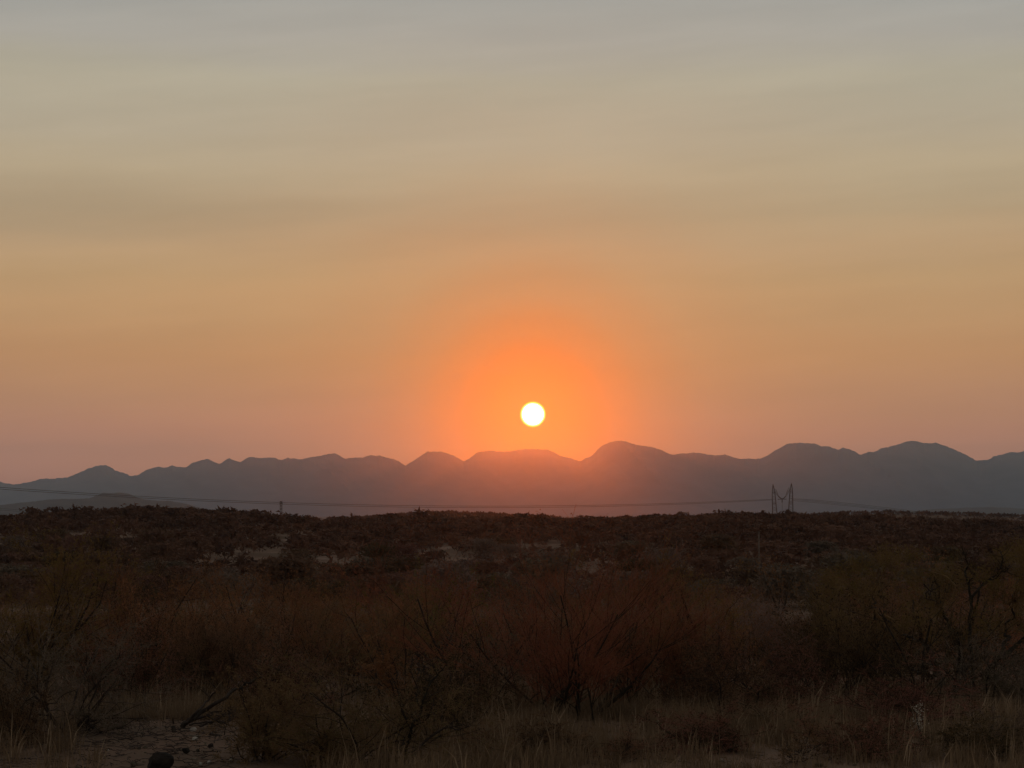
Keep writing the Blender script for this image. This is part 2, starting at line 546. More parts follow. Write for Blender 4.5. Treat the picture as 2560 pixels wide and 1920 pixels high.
sm = mat('pale_sand', (0.17, 0.112, 0.082), (0.25, 0.168, 0.125), 0.25, rnd=0, coord='Object')
SAND_SPOTS = []
for k, (px, py, hw, hh) in enumerate(SANDS):
    d0 = depth_of(px, py)
    x0 = (px - CX) / F * d0
    rx = hw / F * d0
    d1, d2 = depth_of(px, py + hh), depth_of(px, py - hh)
    ry = max(3.0, abs(d2 - d1) / 2)
    SAND_SPOTS.append((x0, d0, rx, ry))
    na_, nr_ = 40, 7
    V = [[x0, d0, gz(x0, d0) + 0.05]]
    for i in range(1, nr_ + 1):
        th = np.arange(na_) * 2 * math.pi / na_
        edge = 1 + 0.38 * fbm(np.cos(th) * 1.7 + k * 5.1, np.sin(th) * 1.7, 3, 40 + k)
        X = x0 + rx * edge * np.cos(th) * i / nr_
        Y = d0 + ry * edge * np.sin(th) * i / nr_
        Z = ground_z(X, Y) + (0.22 if i < nr_ else -0.25)
        V += np.stack([X, Y, Z], -1).tolist()
    T_ = [(0, 1 + j, 1 + (j + 1) % na_) for j in range(na_)]
    Q_ = [(1 + i * na_ + j, 1 + (i + 1) * na_ + j, 1 + (i + 1) * na_ + (j + 1) % na_, 1 + i * na_ + (j + 1) % na_) for i in range(nr_ - 1) for j in range(na_)]
    o = link('sand_patch', mesh_np('sand_patch', V, Q_, T_, True), None, [sm] if True else None)
    o.data.name = 'sand_patch'
    tag(o, None, None, None, 'structure')

# ------------------------------------------------------------------ mountains
MTN = [(-900, 1240), (-700, 1215), (-500, 1228), (-330, 1196), (-200, 1212), (-90, 1192), (0, 1203), (20, 1210), (31, 1212), (51, 1210), (109, 1197), (144, 1195), (156, 1197), (167, 1194), (194, 1184), (214, 1175), (233, 1166), (249, 1163), (266, 1161),
       (280, 1170), (299, 1180), (327, 1191), (342, 1189), (354, 1184), (365, 1175), (385, 1169), (400, 1165), (412, 1169), (428, 1164), (447, 1168),
       (467, 1168), (482, 1157), (502, 1151), (521, 1148), (537, 1155), (550, 1159), (572, 1147), (587, 1151), (603, 1154), (622, 1143), (653, 1145),
       (684, 1144), (703, 1151), (719, 1144), (739, 1146), (756, 1150), (778, 1142), (809, 1137), (836, 1134), (848, 1137), (860, 1144), (864, 1146),
       (881, 1144), (904, 1144), (926, 1137), (951, 1140), (974, 1146), (996, 1153), (1013, 1165), (1029, 1156), (1044, 1146), (1068, 1131), (1103, 1129),
       (1122, 1133), (1138, 1141), (1160, 1154), (1173, 1147), (1192, 1132), (1223, 1127), (1247, 1130), (1282, 1128), (1311, 1123), (1344, 1122),
       (1371, 1125), (1402, 1139), (1437, 1150), (1453, 1151), (1480, 1138), (1503, 1114), (1527, 1105), (1546, 1102), (1577, 1107), (1589, 1111),
       (1620, 1116), (1651, 1126), (1678, 1136), (1710, 1132), (1731, 1131), (1778, 1139), (1813, 1137), (1848, 1147), (1898, 1146), (1918, 1138),
       (1933, 1127), (1964, 1112), (1988, 1109), (2036, 1109), (2054, 1115), (2069, 1115), (2095, 1125), (2108, 1120), (2124, 1123), (2153, 1138),
       (2170, 1129), (2186, 1128), (2205, 1119), (2237, 1114), (2264, 1105), (2291, 1103), (2314, 1107), (2338, 1107), (2361, 1114), (2396, 1127),
       (2431, 1146), (2443, 1150), (2470, 1148), (2481, 1142), (2497, 1140), (2518, 1132), (2540, 1130), (2560, 1127), (2620, 1118), (2700, 1124),
       (2800, 1150), (2900, 1132), (3050, 1160), (3200, 1185), (3400, 1175), (3600, 1230)]


def relief(name, prof, D, half, label, base=-60.0, step=4.0, rough=1.0, seed=0, bend=0.0):
    X_, Y_ = np.array(prof, float).T
    us = np.arange(X_[0], X_[-1] + 1, step)
    top = np.interp(us, X_, Y_)
    top = top + rough * (2.3 * fbm(us / 26.0, us * 0 + seed, 3, seed + 1) + 1.3 * fbm(us / 6.0, us * 0 + seed, 2, seed + 2))
    ts = np.concatenate([np.linspace(-1, 0, 22), np.linspace(0.12, 1, 8)])
    rows = []
    x_c = (us - CX) / F * D
    for tt in ts:
        # spurs run down the front slope, their crests wander sideways
        w = fbm(x_c / 900.0 + tt * 1.1, x_c * 0 + seed * 3.1, 4, seed + 9)
        rg = 1 - np.abs(w) * 2.0
        Dc = D + half * tt + bend * fbm(us / 420.0, us * 0 + 2.2, 2, seed + 5)
        hgt = (HY - top) / F * D + CAMZ - base
        a = abs(tt)
        f = (1 - a) ** 1.25
        f = f * (1 + 0.50 * (rg - 0.4) * a * (1 - a) * 2.2)
        f = np.clip(f, 0, 1 - a * 0.55)
        sB = min(1.0, a * 2.5)
        kk = np.hanning(int(90 / step)); kk /= kk.sum()
        hs_ = np.convolve(np.pad(hgt, len(kk), mode='edge'), kk, 'same')[len(kk):-len(kk)]
        z = base + np.minimum((hgt * (1 - sB) + hs_ * sB) * f, hgt * (1 - 0.5 * a))
        if tt >= -0.001 and tt <= 0.001:
            Dc = D + bend * fbm(us / 420.0, us * 0 + 2.2, 2, seed + 5)
            z = CAMZ + (HY - top) / F * Dc
        rows.append(np.stack([(us - CX) / F * Dc, Dc + 0 * us, z], -1))
    V = np.array(rows)
    n, m_ = V.shape[:2]
    i, j = np.meshgrid(np.arange(n - 1), np.arange(m_ - 1), indexing='ij')
    q = np.stack([i * m_ + j, i * m_ + j + 1, (i + 1) * m_ + j + 1, (i + 1) * m_ + j], -1).reshape(-1, 4)
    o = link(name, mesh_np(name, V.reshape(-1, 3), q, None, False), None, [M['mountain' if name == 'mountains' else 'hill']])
    tag(o, label, None, None, 'structure')
    return o


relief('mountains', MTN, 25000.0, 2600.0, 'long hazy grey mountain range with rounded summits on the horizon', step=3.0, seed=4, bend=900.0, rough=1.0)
relief('hill', [(-500, 1290), (-250, 1281), (-80, 1270), (0, 1263), (78, 1254), (137, 1248), (200, 1248), (225, 1246), (240, 1240), (260, 1233), (300, 1231), (325, 1236),
                (350, 1246), (385, 1252), (430, 1253), (470, 1260), (510, 1272), (600, 1288), (700, 1300)], 11500.0, 1300.0,
       'low hazy hill with a small knoll in front of the mountains at left', base=-60, seed=12, rough=0.6)
relief('hill', [(2180, 1297), (2250, 1281), (2320, 1274), (2400, 1270), (2480, 1268), (2560, 1271), (2700, 1276), (2900, 1292)], 16500.0, 1500.0,
       'faint low hill at the foot of the mountains at right', base=-60, seed=22, rough=0.5)

# ------------------------------------------------------------------ haze
bx0, bx1, bz0, bz1 = -31500.0, 31500.0, float(GZ.min()) - 30.0, 900.0
hv = [(x, y, z) for z in (bz0, bz1) for y in (bx0, bx1) for x in (bx0, bx1)]
hq = [(0, 2, 3, 1), (4, 5, 7, 6), (0, 1, 5, 4), (2, 6, 7, 3), (0, 4, 6, 2), (1, 3, 7, 5)]
hm = bpy.data.materials.new('dust_haze')
hm.use_nodes = True
ht = hm.node_tree
ht.nodes.clear()
hp = nd(ht, 'ShaderNodeVolumePrincipled')
HAZE_DENS, HAZE_COL, HAZE_G = 3.6e-5, (0.42, 0.67, 1.0), 0.95
hp.inputs['Color'].default_value = (*HAZE_COL, 1)
hp.inputs['Density'].default_value = HAZE_DENS
hp.inputs['Anisotropy'].default_value = HAZE_G
ho = nd(ht, 'ShaderNodeOutputMaterial')
ht.links.new(hp.outputs[0], ho.inputs['Volume'])
haze = link('haze', mesh_np('haze', hv, hq), None, [hm])
tag(haze, 'warm grey dust haze filling the air over the plain', None, None, 'stuff')

# ------------------------------------------------------------------ plants
def grow(seed, kind):
    """branching skeleton of one shrub in a unit box (height 1, width 1): list of (P, R) chains per level and twig-end points"""
    rg = np.random.default_rng(seed)
    K = dict(
        broom=dict(n=20, tilt=(4, 48), L0=0.62, kids=(7, 6, 6), ang=(16, 34), lr=(0.62, 0.60, 0.60), wander=0.06, up=0.16, r0=0.011, rr=0.45, base=0.10),
        thorn=dict(n=13, tilt=(12, 78), L0=0.50, kids=(7, 6, 6), ang=(34, 72), lr=(0.60, 0.52, 0.48), wander=0.20, up=0.04, r0=0.014, rr=0.48, base=0.05),
        acacia=dict(n=9, tilt=(18, 66), L0=0.62, kids=(7, 7, 6), ang=(28, 62), lr=(0.60, 0.52, 0.42), wander=0.16, up=0.10, r0=0.020, rr=0.45, base=0.03),
        bare=dict(n=7, tilt=(8, 60), L0=0.55, kids=(6, 5, 4), ang=(30, 65), lr=(0.60, 0.50, 0.42), wander=0.24, up=0.05, r0=0.013, rr=0.50, base=0.03),
        mid=dict(n=8, tilt=(10, 68), L0=0.55, kids=(6, 6, 4), ang=(28, 60), lr=(0.58, 0.52, 0.48), wander=0.14, up=0.08, r0=0.018, rr=0.45, base=0.05),
    )[kind]
    levels = []
    n = K['n']
    P0 = np.stack([rg.normal(0, K['base'], n), rg.normal(0, K['base'], n), np.zeros(n) - 0.03], -1)
    az = (np.arange(n) + rg.uniform(-0.4, 0.4, n)) * 2 * math.pi / n * 1.618 * 2
    tl = np.radians(rg.uniform(*K['tilt'], n))
    D = np.stack([np.cos(az) * np.sin(tl), np.sin(az) * np.sin(tl), np.cos(tl)], -1)
    L = K['L0'] * rg.uniform(0.40, 1.2, n)
    R = K['r0'] * rg.uniform(0.6, 1.15, n)
    for lv in range(4):
        k = (7, 5, 4, 2)[lv]
        N = len(P0)
        P = np.empty((N, k, 3))
        P[:, 0] = P0
        d = D.copy()
        for i in range(1, k):
            d = d + rg.normal(0, K['wander'], (N, 3)) * (1.0 if lv < 3 else 0.6)
            d[:, 2] += K['up']
            d /= np.linalg.norm(d, axis=1, keepdims=True)
            P[:, i] = P[:, i - 1] + d * (L / (k - 1))[:, None]
        tp = np.linspace(1, 0.42 if lv < 3 else 0.25, k)
        RR_ = R[:, None] * tp[None]
        levels.append((P, RR_))
        if lv == 3:
            break
        kc = K['kids'][lv]
        f = np.sort(rg.uniform(0.15 if lv else 0.12, 1.0, (N, kc)), axis=1) * (k - 1) * 0.999
        i0 = f.astype(int)
        fr = (f - i0)[..., None]
        ar = np.arange(N)[:, None]
        base = P[ar, i0] * (1 - fr) + P[ar, i0 + 1] * fr
        pd = P[ar, i0 + 1] - P[ar, i0]
        pd /= np.linalg.norm(pd, axis=2, keepdims=True) + 1e-9
        rnd = rg.normal(0, 1, (N, kc, 3))
        perp = np.cross(pd, rnd)
        perp /= np.linalg.norm(perp, axis=2, keepdims=True) + 1e-9
        a = np.radians(rg.uniform(*K['ang'], (N, kc)))[..., None]
        D = (pd * np.cos(a) + perp * np.sin(a)).reshape(-1, 3)
        P0 = base.reshape(-1, 3)
        L = (L[:, None] * K['lr'][lv] * rg.uniform(0.6, 1.25, (N, kc)) * (1.15 - 0.4 * f / (k - 1))).ravel()
        R = (np.take_along_axis(RR_, i0, 1) * K['rr'] * rg.uniform(0.7, 1.1, (N, kc))).ravel()
    allp = np.concatenate([p.reshape(-1, 3) for p, _ in levels])
    zt = np.percentile(allp[:, 2], 98.5)
    wx = np.percentile(np.abs(allp[:, :2]), 97) * 2
    sc = np.array([1 / wx, 1 / wx, 1 / zt])
    out = []
    for p, r in levels:
        p = p * sc
        p[..., 2] = np.maximum(p[..., 2], -0.03 if p is levels[0][0] else 0.015)
        out.append((p, r))
    return out, rg


def leaf_cards(rg, pts, size, jitter, flat=0.0):
    n = len(pts)
    c = pts + rg.normal(0, jitter, (n, 3))
    a = rg.normal(0, 1, (n, 3))
    b_ = rg.normal(0, 1, (n, 3))
    a /= np.linalg.norm(a, axis=1, keepdims=True)
    b_ = np.cross(a, b_)
    b_ /= np.linalg.norm(b_, axis=1, keepdims=True)
    s_ = size * rg.uniform(0.5, 1.3, (n, 1))
    v = np.stack([c - a * s_, c + b_ * s_ * 0.45, c + a * s_, c - b_ * s_ * 0.45], 1)
    return v.reshape(-1, 3), np.arange(n * 4).reshape(-1, 4)


PROTO = {}


def shrub_meshes(kind, seed, H, W, twig, leaf, bark, nleaf, leafsize, thin=1.0, lv3=1.0):
    """trunk, crown and foliage meshes of a real-size shrub (H high, W wide)"""
    key = (kind, seed, round(H, 2), round(W, 2), twig, leaf, nleaf, leafsize)
    if key in PROTO:
        return PROTO[key]
    lv, rg = grow(seed, kind)
    S = np.array([W, W, H])
    rs = (H + W) / 2 * thin * 0.68
    A, B_, C_ = MB(), MB(), MB()
    chains(A, lv[0][0] * S, np.maximum(lv[0][1] * rs, 0.005), 5)
    chains(A, lv[1][0] * S, np.maximum(lv[1][1] * rs, 0.003), 4)
    chains(B_, lv[2][0] * S, np.maximum(lv[2][1] * rs, 0.0022), 3)
    p3, r3 = lv[3]
    if lv3 < 1:
        m_ = rg.random(len(p3)) < lv3
        p3, r3 = p3[m_], r3[m_]
    chains(B_, p3 * S, np.maximum(r3 * rs, 0.0016), 3)
    ma, mb_ = A.mesh('trunk'), B_.mesh('crown')
    ma.materials.append(M[bark])
    mb_.materials.append(M[twig])
    mc = None
    if nleaf:
        src = np.concatenate([p3.reshape(-1, 3), lv[2][0][:, 1:].reshape(-1, 3)]) * S
        idx = rg.integers(0, len(src), nleaf)
        v, q = leaf_cards(rg, src[idx], leafsize, leafsize * 0.9)
        C_.add(v, q)
        mc = C_.mesh('foliage')
        mc.materials.append(M[leaf])
    PROTO[key] = (ma, mb_, mc)
    return PROTO[key]


def plant(name, label, cat, px, d, meshes, group=None, rz=0.0, sc=1.0, sink=0.04):
    x, y, z = at(px, d)
    o = empty(name, (x, y, z - sink), rz)
    o.scale = (sc, sc, sc)
    tag(o, label, cat, group)
    ma, mb_, mc = meshes
    link('trunk', ma, o)
    link('crown', mb_, o)
    if mc:
        link('foliage', mc, o)
    return o


def shrub(label, kind, seed, px, d, wpx, ytop, twig, leaf, bark, nleaf, leafsize, rz=0.0, thin=1.0, cat='shrub', name='shrub'):
    W = wpx / F * d
    x, y, z = at(px, d)
    H = CAMZ + (HY - ytop) / F * d - z + 0.05
    return plant(name, label, cat, px, d, shrub_meshes(kind, seed, H, W, twig, leaf, bark, nleaf, leafsize, thin), None, rz)


def limb(mb, pts, r0, r1, d, dj=0.25, seed=0, sides=6, sub=4):
    """a crooked woody limb through points on lines of sight, each at its own depth"""
    rr = random.Random(seed)
    P = [ray(px, py, d + rr.uniform(-dj, dj)) for px, py in pts]
    Q = []
    for i in range(len(P) - 1):
        for k in range(sub):
            t_ = k / sub
            w = np.array([rr.gauss(0, 1), rr.gauss(0, 1), rr.gauss(0, 1)]) * np.linalg.norm(P[i + 1] - P[i]) * 0.035 * (k > 0)
            Q.append(P[i] * (1 - t_) + P[i + 1] * t_ + w)
    Q.append(P[-1])
    n = len(Q)
    mb.tube(Q, np.linspace(r0, r1, n), sides)
    return Q


def twiglets(mb, Q, n, L, r, seed, up=0.3):
    rr = np.random.default_rng(seed)
    Q = np.array(Q)
    idx = rr.integers(len(Q) // 4, len(Q), n)
    P = np.empty((n, 4, 3))
    P[:, 0] = Q[idx]
    d = rr.normal(0, 1, (n, 3))
    d[:, 2] = np.abs(d[:, 2]) * 0.8 + up
    d /= np.linalg.norm(d, axis=1, keepdims=True)
    l_ = L * rr.uniform(0.4, 1.2, n)
    for i in range(1, 4):
        d = d + rr.normal(0, 0.28, (n, 3))
        d /= np.linalg.norm(d, axis=1, keepdims=True)
        P[:, i] = P[:, i - 1] + d * (l_ / 3)[:, None]
    chains(mb, P, np.linspace(r, r * 0.3, 4)[None].repeat(n, 0), 3)
    return P


SHRUBS = [
 # label, kind, seed, px, d, wpx, ytop, twig, leaf, bark, nleaf, leafsize
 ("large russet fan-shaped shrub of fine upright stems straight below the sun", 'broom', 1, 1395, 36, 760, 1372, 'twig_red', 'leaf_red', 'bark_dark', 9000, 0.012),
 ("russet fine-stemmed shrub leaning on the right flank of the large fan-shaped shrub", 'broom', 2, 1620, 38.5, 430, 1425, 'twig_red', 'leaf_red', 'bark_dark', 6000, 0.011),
 ("low dense shrub in front of the left foot of the large fan-shaped shrub", 'thorn', 3, 1190, 34.5, 330, 1590, 'twig_brown', 'leaf_dark', 'bark_dark', 7000, 0.012),
 ("sprawling thorn bush with tiny dry leaves at the bottom edge, left of the middle", 'thorn', 4, 880, 28.6, 520, 1640, 'twig_brown', 'leaf_dry', 'bark_dark', 9000, 0.011),
 ("grey bush of tangled twigs at the left edge beside the bare clearing", 'thorn', 5, 170, 33.2, 520, 1520, 'twig_grey', 'leaf_grey', 'bark_dark', 9000, 0.012),
 ("dark low bush in the bottom left corner", 'thorn', 6, 10, 31.0, 300, 1690, 'twig_brown', 'leaf_dark', 'bark_dark', 7000, 0.012),
 ("yellow olive bushy tree at the left edge above the grey tangled bush", 'acacia', 7, 90, 44, 380, 1348, 'twig_olive', 'leaf_olive', 'bark_dark', 16000, 0.016),
 ("brown fine-twigged shrub between the yellow olive tree and the bare stem at left", 'acacia', 8, 360, 47, 330, 1400, 'twig_brown', 'leaf_dark', 'bark_dark', 12000, 0.014),
 ("dark brown shrub behind the tall grass of the left clearing", 'broom', 9, 590, 41, 330, 1545, 'twig_brown', 'leaf_dark', 'bark_dark', 9000, 0.013),
 ("soft brown shrub around the bare dead stem at left", 'acacia', 10, 640, 54, 300, 1428, 'twig_brown', 'leaf_russet', 'bark_grey', 11000, 0.015),
 ("upright brown shrub just left of the large fan-shaped shrub", 'broom', 11, 890, 43, 420, 1490, 'twig_brown', 'leaf_russet', 'bark_dark', 9000, 0.012),
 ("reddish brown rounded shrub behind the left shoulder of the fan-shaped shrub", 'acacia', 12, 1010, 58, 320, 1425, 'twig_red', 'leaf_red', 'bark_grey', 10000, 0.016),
 ("soft grey brown shrub right of the fan-shaped shrub with a smooth rounded top", 'broom', 13, 1890, 50, 380, 1505, 'twig_grey', 'leaf_russet', 'bark_dark', 9000, 0.013),
 ("dark spreading shrub above the tall grass right of the middle", 'thorn', 14, 1930, 38, 430, 1600, 'twig_brown', 'leaf_dark', 'bark_dark', 10000, 0.013),
 ("olive brown shrub between the rounded shrub and the crooked acacia", 'acacia', 16, 2130, 47, 330, 1450, 'twig_olive', 'leaf_dark', 'bark_dark', 11000, 0.014),
 ("low dark purplish bush under the crooked acacia at right", 'thorn', 17, 2260, 34.5, 420, 1665, 'twig_brown', 'leaf_dark', 'bark_dark', 9000, 0.012),
 ("tangled grey bush at the right edge below the acacia limbs", 'thorn', 18, 2520, 37, 380, 1600, 'twig_grey', 'leaf_grey', 'bark_dark', 9000, 0.012),
 ("small dark leafless bush in grass below the fan-shaped shrub", 'bare', 19, 1540, 29.0, 190, 1820, 'twig_brown', 'leaf_dark', 'bark_dark', 500, 0.010),
 ("small bare crooked bush at the bottom, below the spreading shrub", 'bare', 20, 1990, 29.2, 260, 1800, 'twig_brown', 'leaf_dark', 'bark_dark', 500, 0.010),
 ("dark twiggy bush in tall grass in front of the spreading shrub", 'bare', 21, 1900, 33.5, 230, 1720, 'twig_brown', 'leaf_dark', 'bark_dark', 900, 0.011),
 ("dry brown bush in the grass between the thorn bush and the fan-shaped shrub", 'bare', 22, 1215, 30.5, 200, 1800, 'twig_brown', 'leaf_dry', 'bark_dark', 900, 0.010),
 ("pale twiggy bush at the far right of the tall grass", 'bare', 23, 2465, 31.5, 200, 1770, 'twig_grey', 'leaf_grey', 'bark_grey', 900, 0.010),
 ("low brown bush half hidden in grass left of the thorn bush", 'bare', 24, 700, 31.2, 170, 1775, 'twig_brown', 'leaf_dry', 'bark_dark', 1200, 0.010),
 ("small brown bush behind the heap of fallen branches", 'thorn', 25, 480, 40, 260, 1600, 'twig_brown', 'leaf_dark', 'bark_dark', 6000, 0.012),
 ("dense brown thorn bush at the bottom edge right of the bare clearing", 'thorn', 26, 655, 29.2, 330, 1690, 'twig_brown', 'leaf_dry', 'bark_dark', 9000, 0.013),
 ("dark brown bush tucked between the sprawling thorn bush and the fan-shaped shrub", 'thorn', 27, 1080, 31.5, 330, 1650, 'twig_brown', 'leaf_dark', 'bark_dark', 8000, 0.014),
 ("dark bush behind the grey tangled bush at left", 'thorn', 28, 330, 38.5, 330, 1560, 'twig_brown', 'leaf_dark', 'bark_dark', 9000, 0.015),
 ("brown bush standing behind the two propped branches", 'thorn', 29, 700, 35.5, 300, 1585, 'twig_brown', 'leaf_dark', 'bark_dark', 9000, 0.015),
 ("broad dark bush filling the gap right of the fan-shaped shrub's foot", 'thorn', 30, 1730, 36.0, 380, 1600, 'twig_brown', 'leaf_dark', 'bark_dark', 9000, 0.015),
 ("low dark thorn bush in the grass at the bottom, right of the crooked black stem", 'thorn', 31, 1340, 29.6, 280, 1800, 'twig_brown', 'leaf_dark', 'bark_dark', 4000, 0.012),
 ("low dark brown bush in the bottom grass below the gap-filling bush", 'thorn', 32, 1740, 30.4, 320, 1775, 'twig_brown', 'leaf_dark', 'bark_dark', 4500, 0.012),
 ("low dark bush in the bottom grass left of the pale seed stalk", 'thorn', 33, 2160, 29.6, 280, 1790, 'twig_brown', 'leaf_dark', 'bark_dark', 4000, 0.012),
 ("low brown bush in the bottom right corner of the grass", 'thorn', 34, 2430, 29.8, 240, 1800, 'twig_brown', 'leaf_dark', 'bark_dark', 3500, 0.012),
]
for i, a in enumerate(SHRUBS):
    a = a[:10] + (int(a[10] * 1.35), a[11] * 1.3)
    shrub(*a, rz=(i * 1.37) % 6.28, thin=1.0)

# thick crooked trunk of the thorn bush at the bottom edge
def wood_thing(name, label, cat, limbs, m, base_px, base_py, d, group=None, tw=None, part='branch'):
    """limbs: (points, r0, r1, depth, twiglets) ; each limb is a part of its own"""
    bp_ = ray(base_px, base_py, d)
    o = empty(name, tuple(bp_))
    tag(o, label, cat, group)
    for k, (pts, r0, r1, dd, ntw) in enumerate(limbs):
        mb = MB()
        Q = limb(mb, pts, r0, r1, dd, 0.12, seed=k + int(base_px))
        if ntw:
            P_ = twiglets(mb, Q, ntw, tw or 0.35, max(r1 * 0.8, 0.003), k + 7)
            twiglets(mb, P_.reshape(-1, 3), ntw * 3, (tw or 0.35) * 0.5, 0.002, k + 70)
        me = mb.mesh(part, True)
        me.transform(__import__('mathutils').Matrix.Translation(-Vector(bp_)))
        me.materials.append(m)
        link(part, me, o)
    return o


wood_thing('dead_shrub', "crooked near-black forked shrub stem at the bottom edge with bare side twigs", 'shrub', [
    ([(1008, 1935), (1014, 1880), (1030, 1822), (1036, 1800), (1056, 1776), (1062, 1740), (1080, 1700), (1110, 1672)], 0.030, 0.010, 28.6, 14),
    ([(990, 1935), (988, 1890), (1000, 1862), (1018, 1850)], 0.016, 0.010, 28.5, 8),
    ([(1032, 1930), (1040, 1880), (1062, 1850), (1090, 1828), (1118, 1815), (1150, 1820), (1172, 1812)], 0.020, 0.006, 28.4, 14),
    ([(1036, 1800), (1020, 1800), (1006, 1775), (1002, 1740), (985, 1700)], 0.014, 0.005, 28.7, 14),
    ([(1036, 1812), (1062, 1800), (1082, 1775), (1086, 1745)], 0.012, 0.005, 28.6, 12),
    ([(1056, 1776), (1044, 1750), (1046, 1720), (1030, 1680), (1034, 1650)], 0.012, 0.004, 28.8, 14),
], M['bark_dark'], 1010, 1930, 28.6)

wood_thing('dead_tree', "bare dead tree forked in two limbs against the pale slope at right", 'dead tree', [
    ([(2430, 1752), (2424, 1640), (2420, 1560), (2422, 1503), (2418, 1453), (2410, 1436), (2409, 1424), (2418, 1414), (2412, 1392), (2405, 1380)], 0.034, 0.009, 39, 22),
    ([(2424, 1505), (2426, 1491), (2440, 1474), (2453, 1458), (2470, 1447), (2493, 1430), (2500, 1412), (2505, 1396), (2498, 1378)], 0.028, 0.008, 39, 26),
    ([(2460, 1452), (2478, 1448), (2488, 1444), (2497, 1432), (2516, 1424)], 0.013, 0.005, 39.1, 16),
    ([(2418, 1453), (2430, 1440), (2436, 1425), (2440, 1412)], 0.009, 0.004, 39, 12),
    ([(2418, 1414), (2426, 1416), (2434, 1412)], 0.008, 0.004, 39, 8),
    ([(2493, 1430), (2515, 1428), (2535, 1440)], 0.008, 0.004, 39, 10),
], M['bark_dark'], 2430, 1752, 39)

wood_thing('dead_sapling', "slim bare forked stem standing dark before the pale sandy patch", 'dead tree', [
    ([(707, 1560), (709, 1500), (712, 1470), (714, 1450), (716, 1432)], 0.022, 0.007, 50, 12),
    ([(712, 1468), (722, 1455), (730, 1440), (733, 1434)], 0.010, 0.004, 50, 8),
    ([(711, 1460), (705, 1448), (706, 1438)], 0.009, 0.004, 50, 6),
], M['bark_dark'], 707, 1560, 50)

# the crooked acacia at the right
xa, ya, za = at(2380, 42)
ac = empty('acacia_tree', (xa, ya, za))
tag(ac, "wide olive acacia with several dark crooked limbs at the right", 'tree')
ACL = [([(2352, 1800), (2350, 1740), (2345, 1690), (2325, 1640), (2300, 1600), (2292, 1565), (2280, 1545), (2278, 1500)], 0.075, 0.018),
       ([(2405, 1800), (2402, 1740), (2404, 1690), (2395, 1650), (2402, 1600), (2425, 1560), (2440, 1500), (2450, 1440)], 0.085, 0.018),
       ([(2440, 1790), (2450, 1700), (2470, 1665), (2510, 1630), (2540, 1606), (2590, 1570), (2640, 1500)], 0.070, 0.018),
       ([(2292, 1600), (2250, 1585), (2225, 1560), (2205, 1540), (2160, 1515)], 0.030, 0.010),
       ([(2185, 1548), (2180, 1520), (2178, 1492), (2166, 1482)], 0.022, 0.009),
       ([(2225, 1618), (2215, 1590), (2210, 1580), (2190, 1540)], 0.020, 0.008),
       ([(2350, 1690), (2290, 1680), (2240, 1650), (2180, 1635), (2110, 1590), (2080, 1560)], 0.035, 0.010),
       ([(2402, 1620), (2370, 1570), (2350, 1520), (2340, 1470), (2330, 1430)], 0.040, 0.010),
       ([(2500, 1640), (2510, 1570), (2530, 1500), (2540, 1430)], 0.035, 0.010)]
ends = []
for k, (pts, r0, r1) in enumerate(ACL):
    mb = MB()
    Q = limb(mb, pts, r0, r1, 42, 0.7 if k > 2 else 0.3, seed=200 + k, sides=7, sub=5)
    ends.append(np.array(Q)[len(Q) // 3:])
    me = mb.mesh('trunk' if k < 3 else 'limb', True)
    me.transform(__import__('mathutils').Matrix.Translation((-xa, -ya, -za)))
    me.materials.append(M['bark_dark'])
    link('trunk' if k < 3 else 'limb', me, ac)
rg = np.random.default_rng(77)
n_cl = 170
u_ = rg.uniform(2030, 2700, n_cl)
topy = np.interp(u_, [2020, 2100, 2200, 2300, 2400, 2500, 2600, 2700], [1500, 1430, 1395, 1385, 1400, 1400, 1360, 1380])
v_ = topy + (rg.random(n_cl) ** 1.3) * 220
dd_ = 42 + rg.normal(0, 1.2, n_cl)
CL = np.array([ray(a, b__, c) for a, b__, c in zip(u_, v_, dd_)])
E = np.concatenate(ends)
tw_ = MB()
near_i = np.argmin(((CL[:, None] - E[None]) ** 2).sum(-1), 1)
P = np.empty((n_cl, 5, 3))
for k in range(5):
    tt = k / 4
    P[:, k] = E[near_i] * (1 - tt) + CL * tt + rg.normal(0, 0.05, (n_cl, 3)) * (0 < k) + np.array([0, 0, -0.12]) * (4 * tt * (1 - tt))
chains(tw_, P, np.linspace(0.011, 0.004, 5)[None].repeat(n_cl, 0), 4)
n_t = 30
S0 = np.repeat(CL, n_t, 0) + rg.normal(0, 0.05, (n_cl * n_t, 3))
d_ = rg.normal(0, 1, S0.shape)
d_[:, 2] = np.abs(d_[:, 2]) * 0.6 + 0.25
d_ /= np.linalg.norm(d_, axis=1, keepdims=True)
P = np.empty((len(S0), 4, 3))
P[:, 0] = S0
for k in range(1, 4):
    d_ = d_ + rg.normal(0, 0.25, S0.shape)
    d_ /= np.linalg.norm(d_, axis=1, keepdims=True)
    P[:, k] = P[:, k - 1] + d_ * 0.13 * rg.uniform(0.5, 1.2, (len(S0), 1))
chains(tw_, P, np.linspace(0.0028, 0.0014, 4)[None].repeat(len(S0), 0), 3)
TR = __import__('mathutils').Matrix.Translation((-xa, -ya, -za))
me = tw_.mesh('crown')
me.transform(TR)
link('crown', me, ac, [M['twig_olive']])
src = P.reshape(-1, 3)
v, q = leaf_cards(rg, src[rg.integers(0, len(src), 22000)], 0.019, 0.03)
me = mesh_np('foliage', v, q)
me.transform(TR)
link('foliage', me, ac, [M['leaf_olive']])
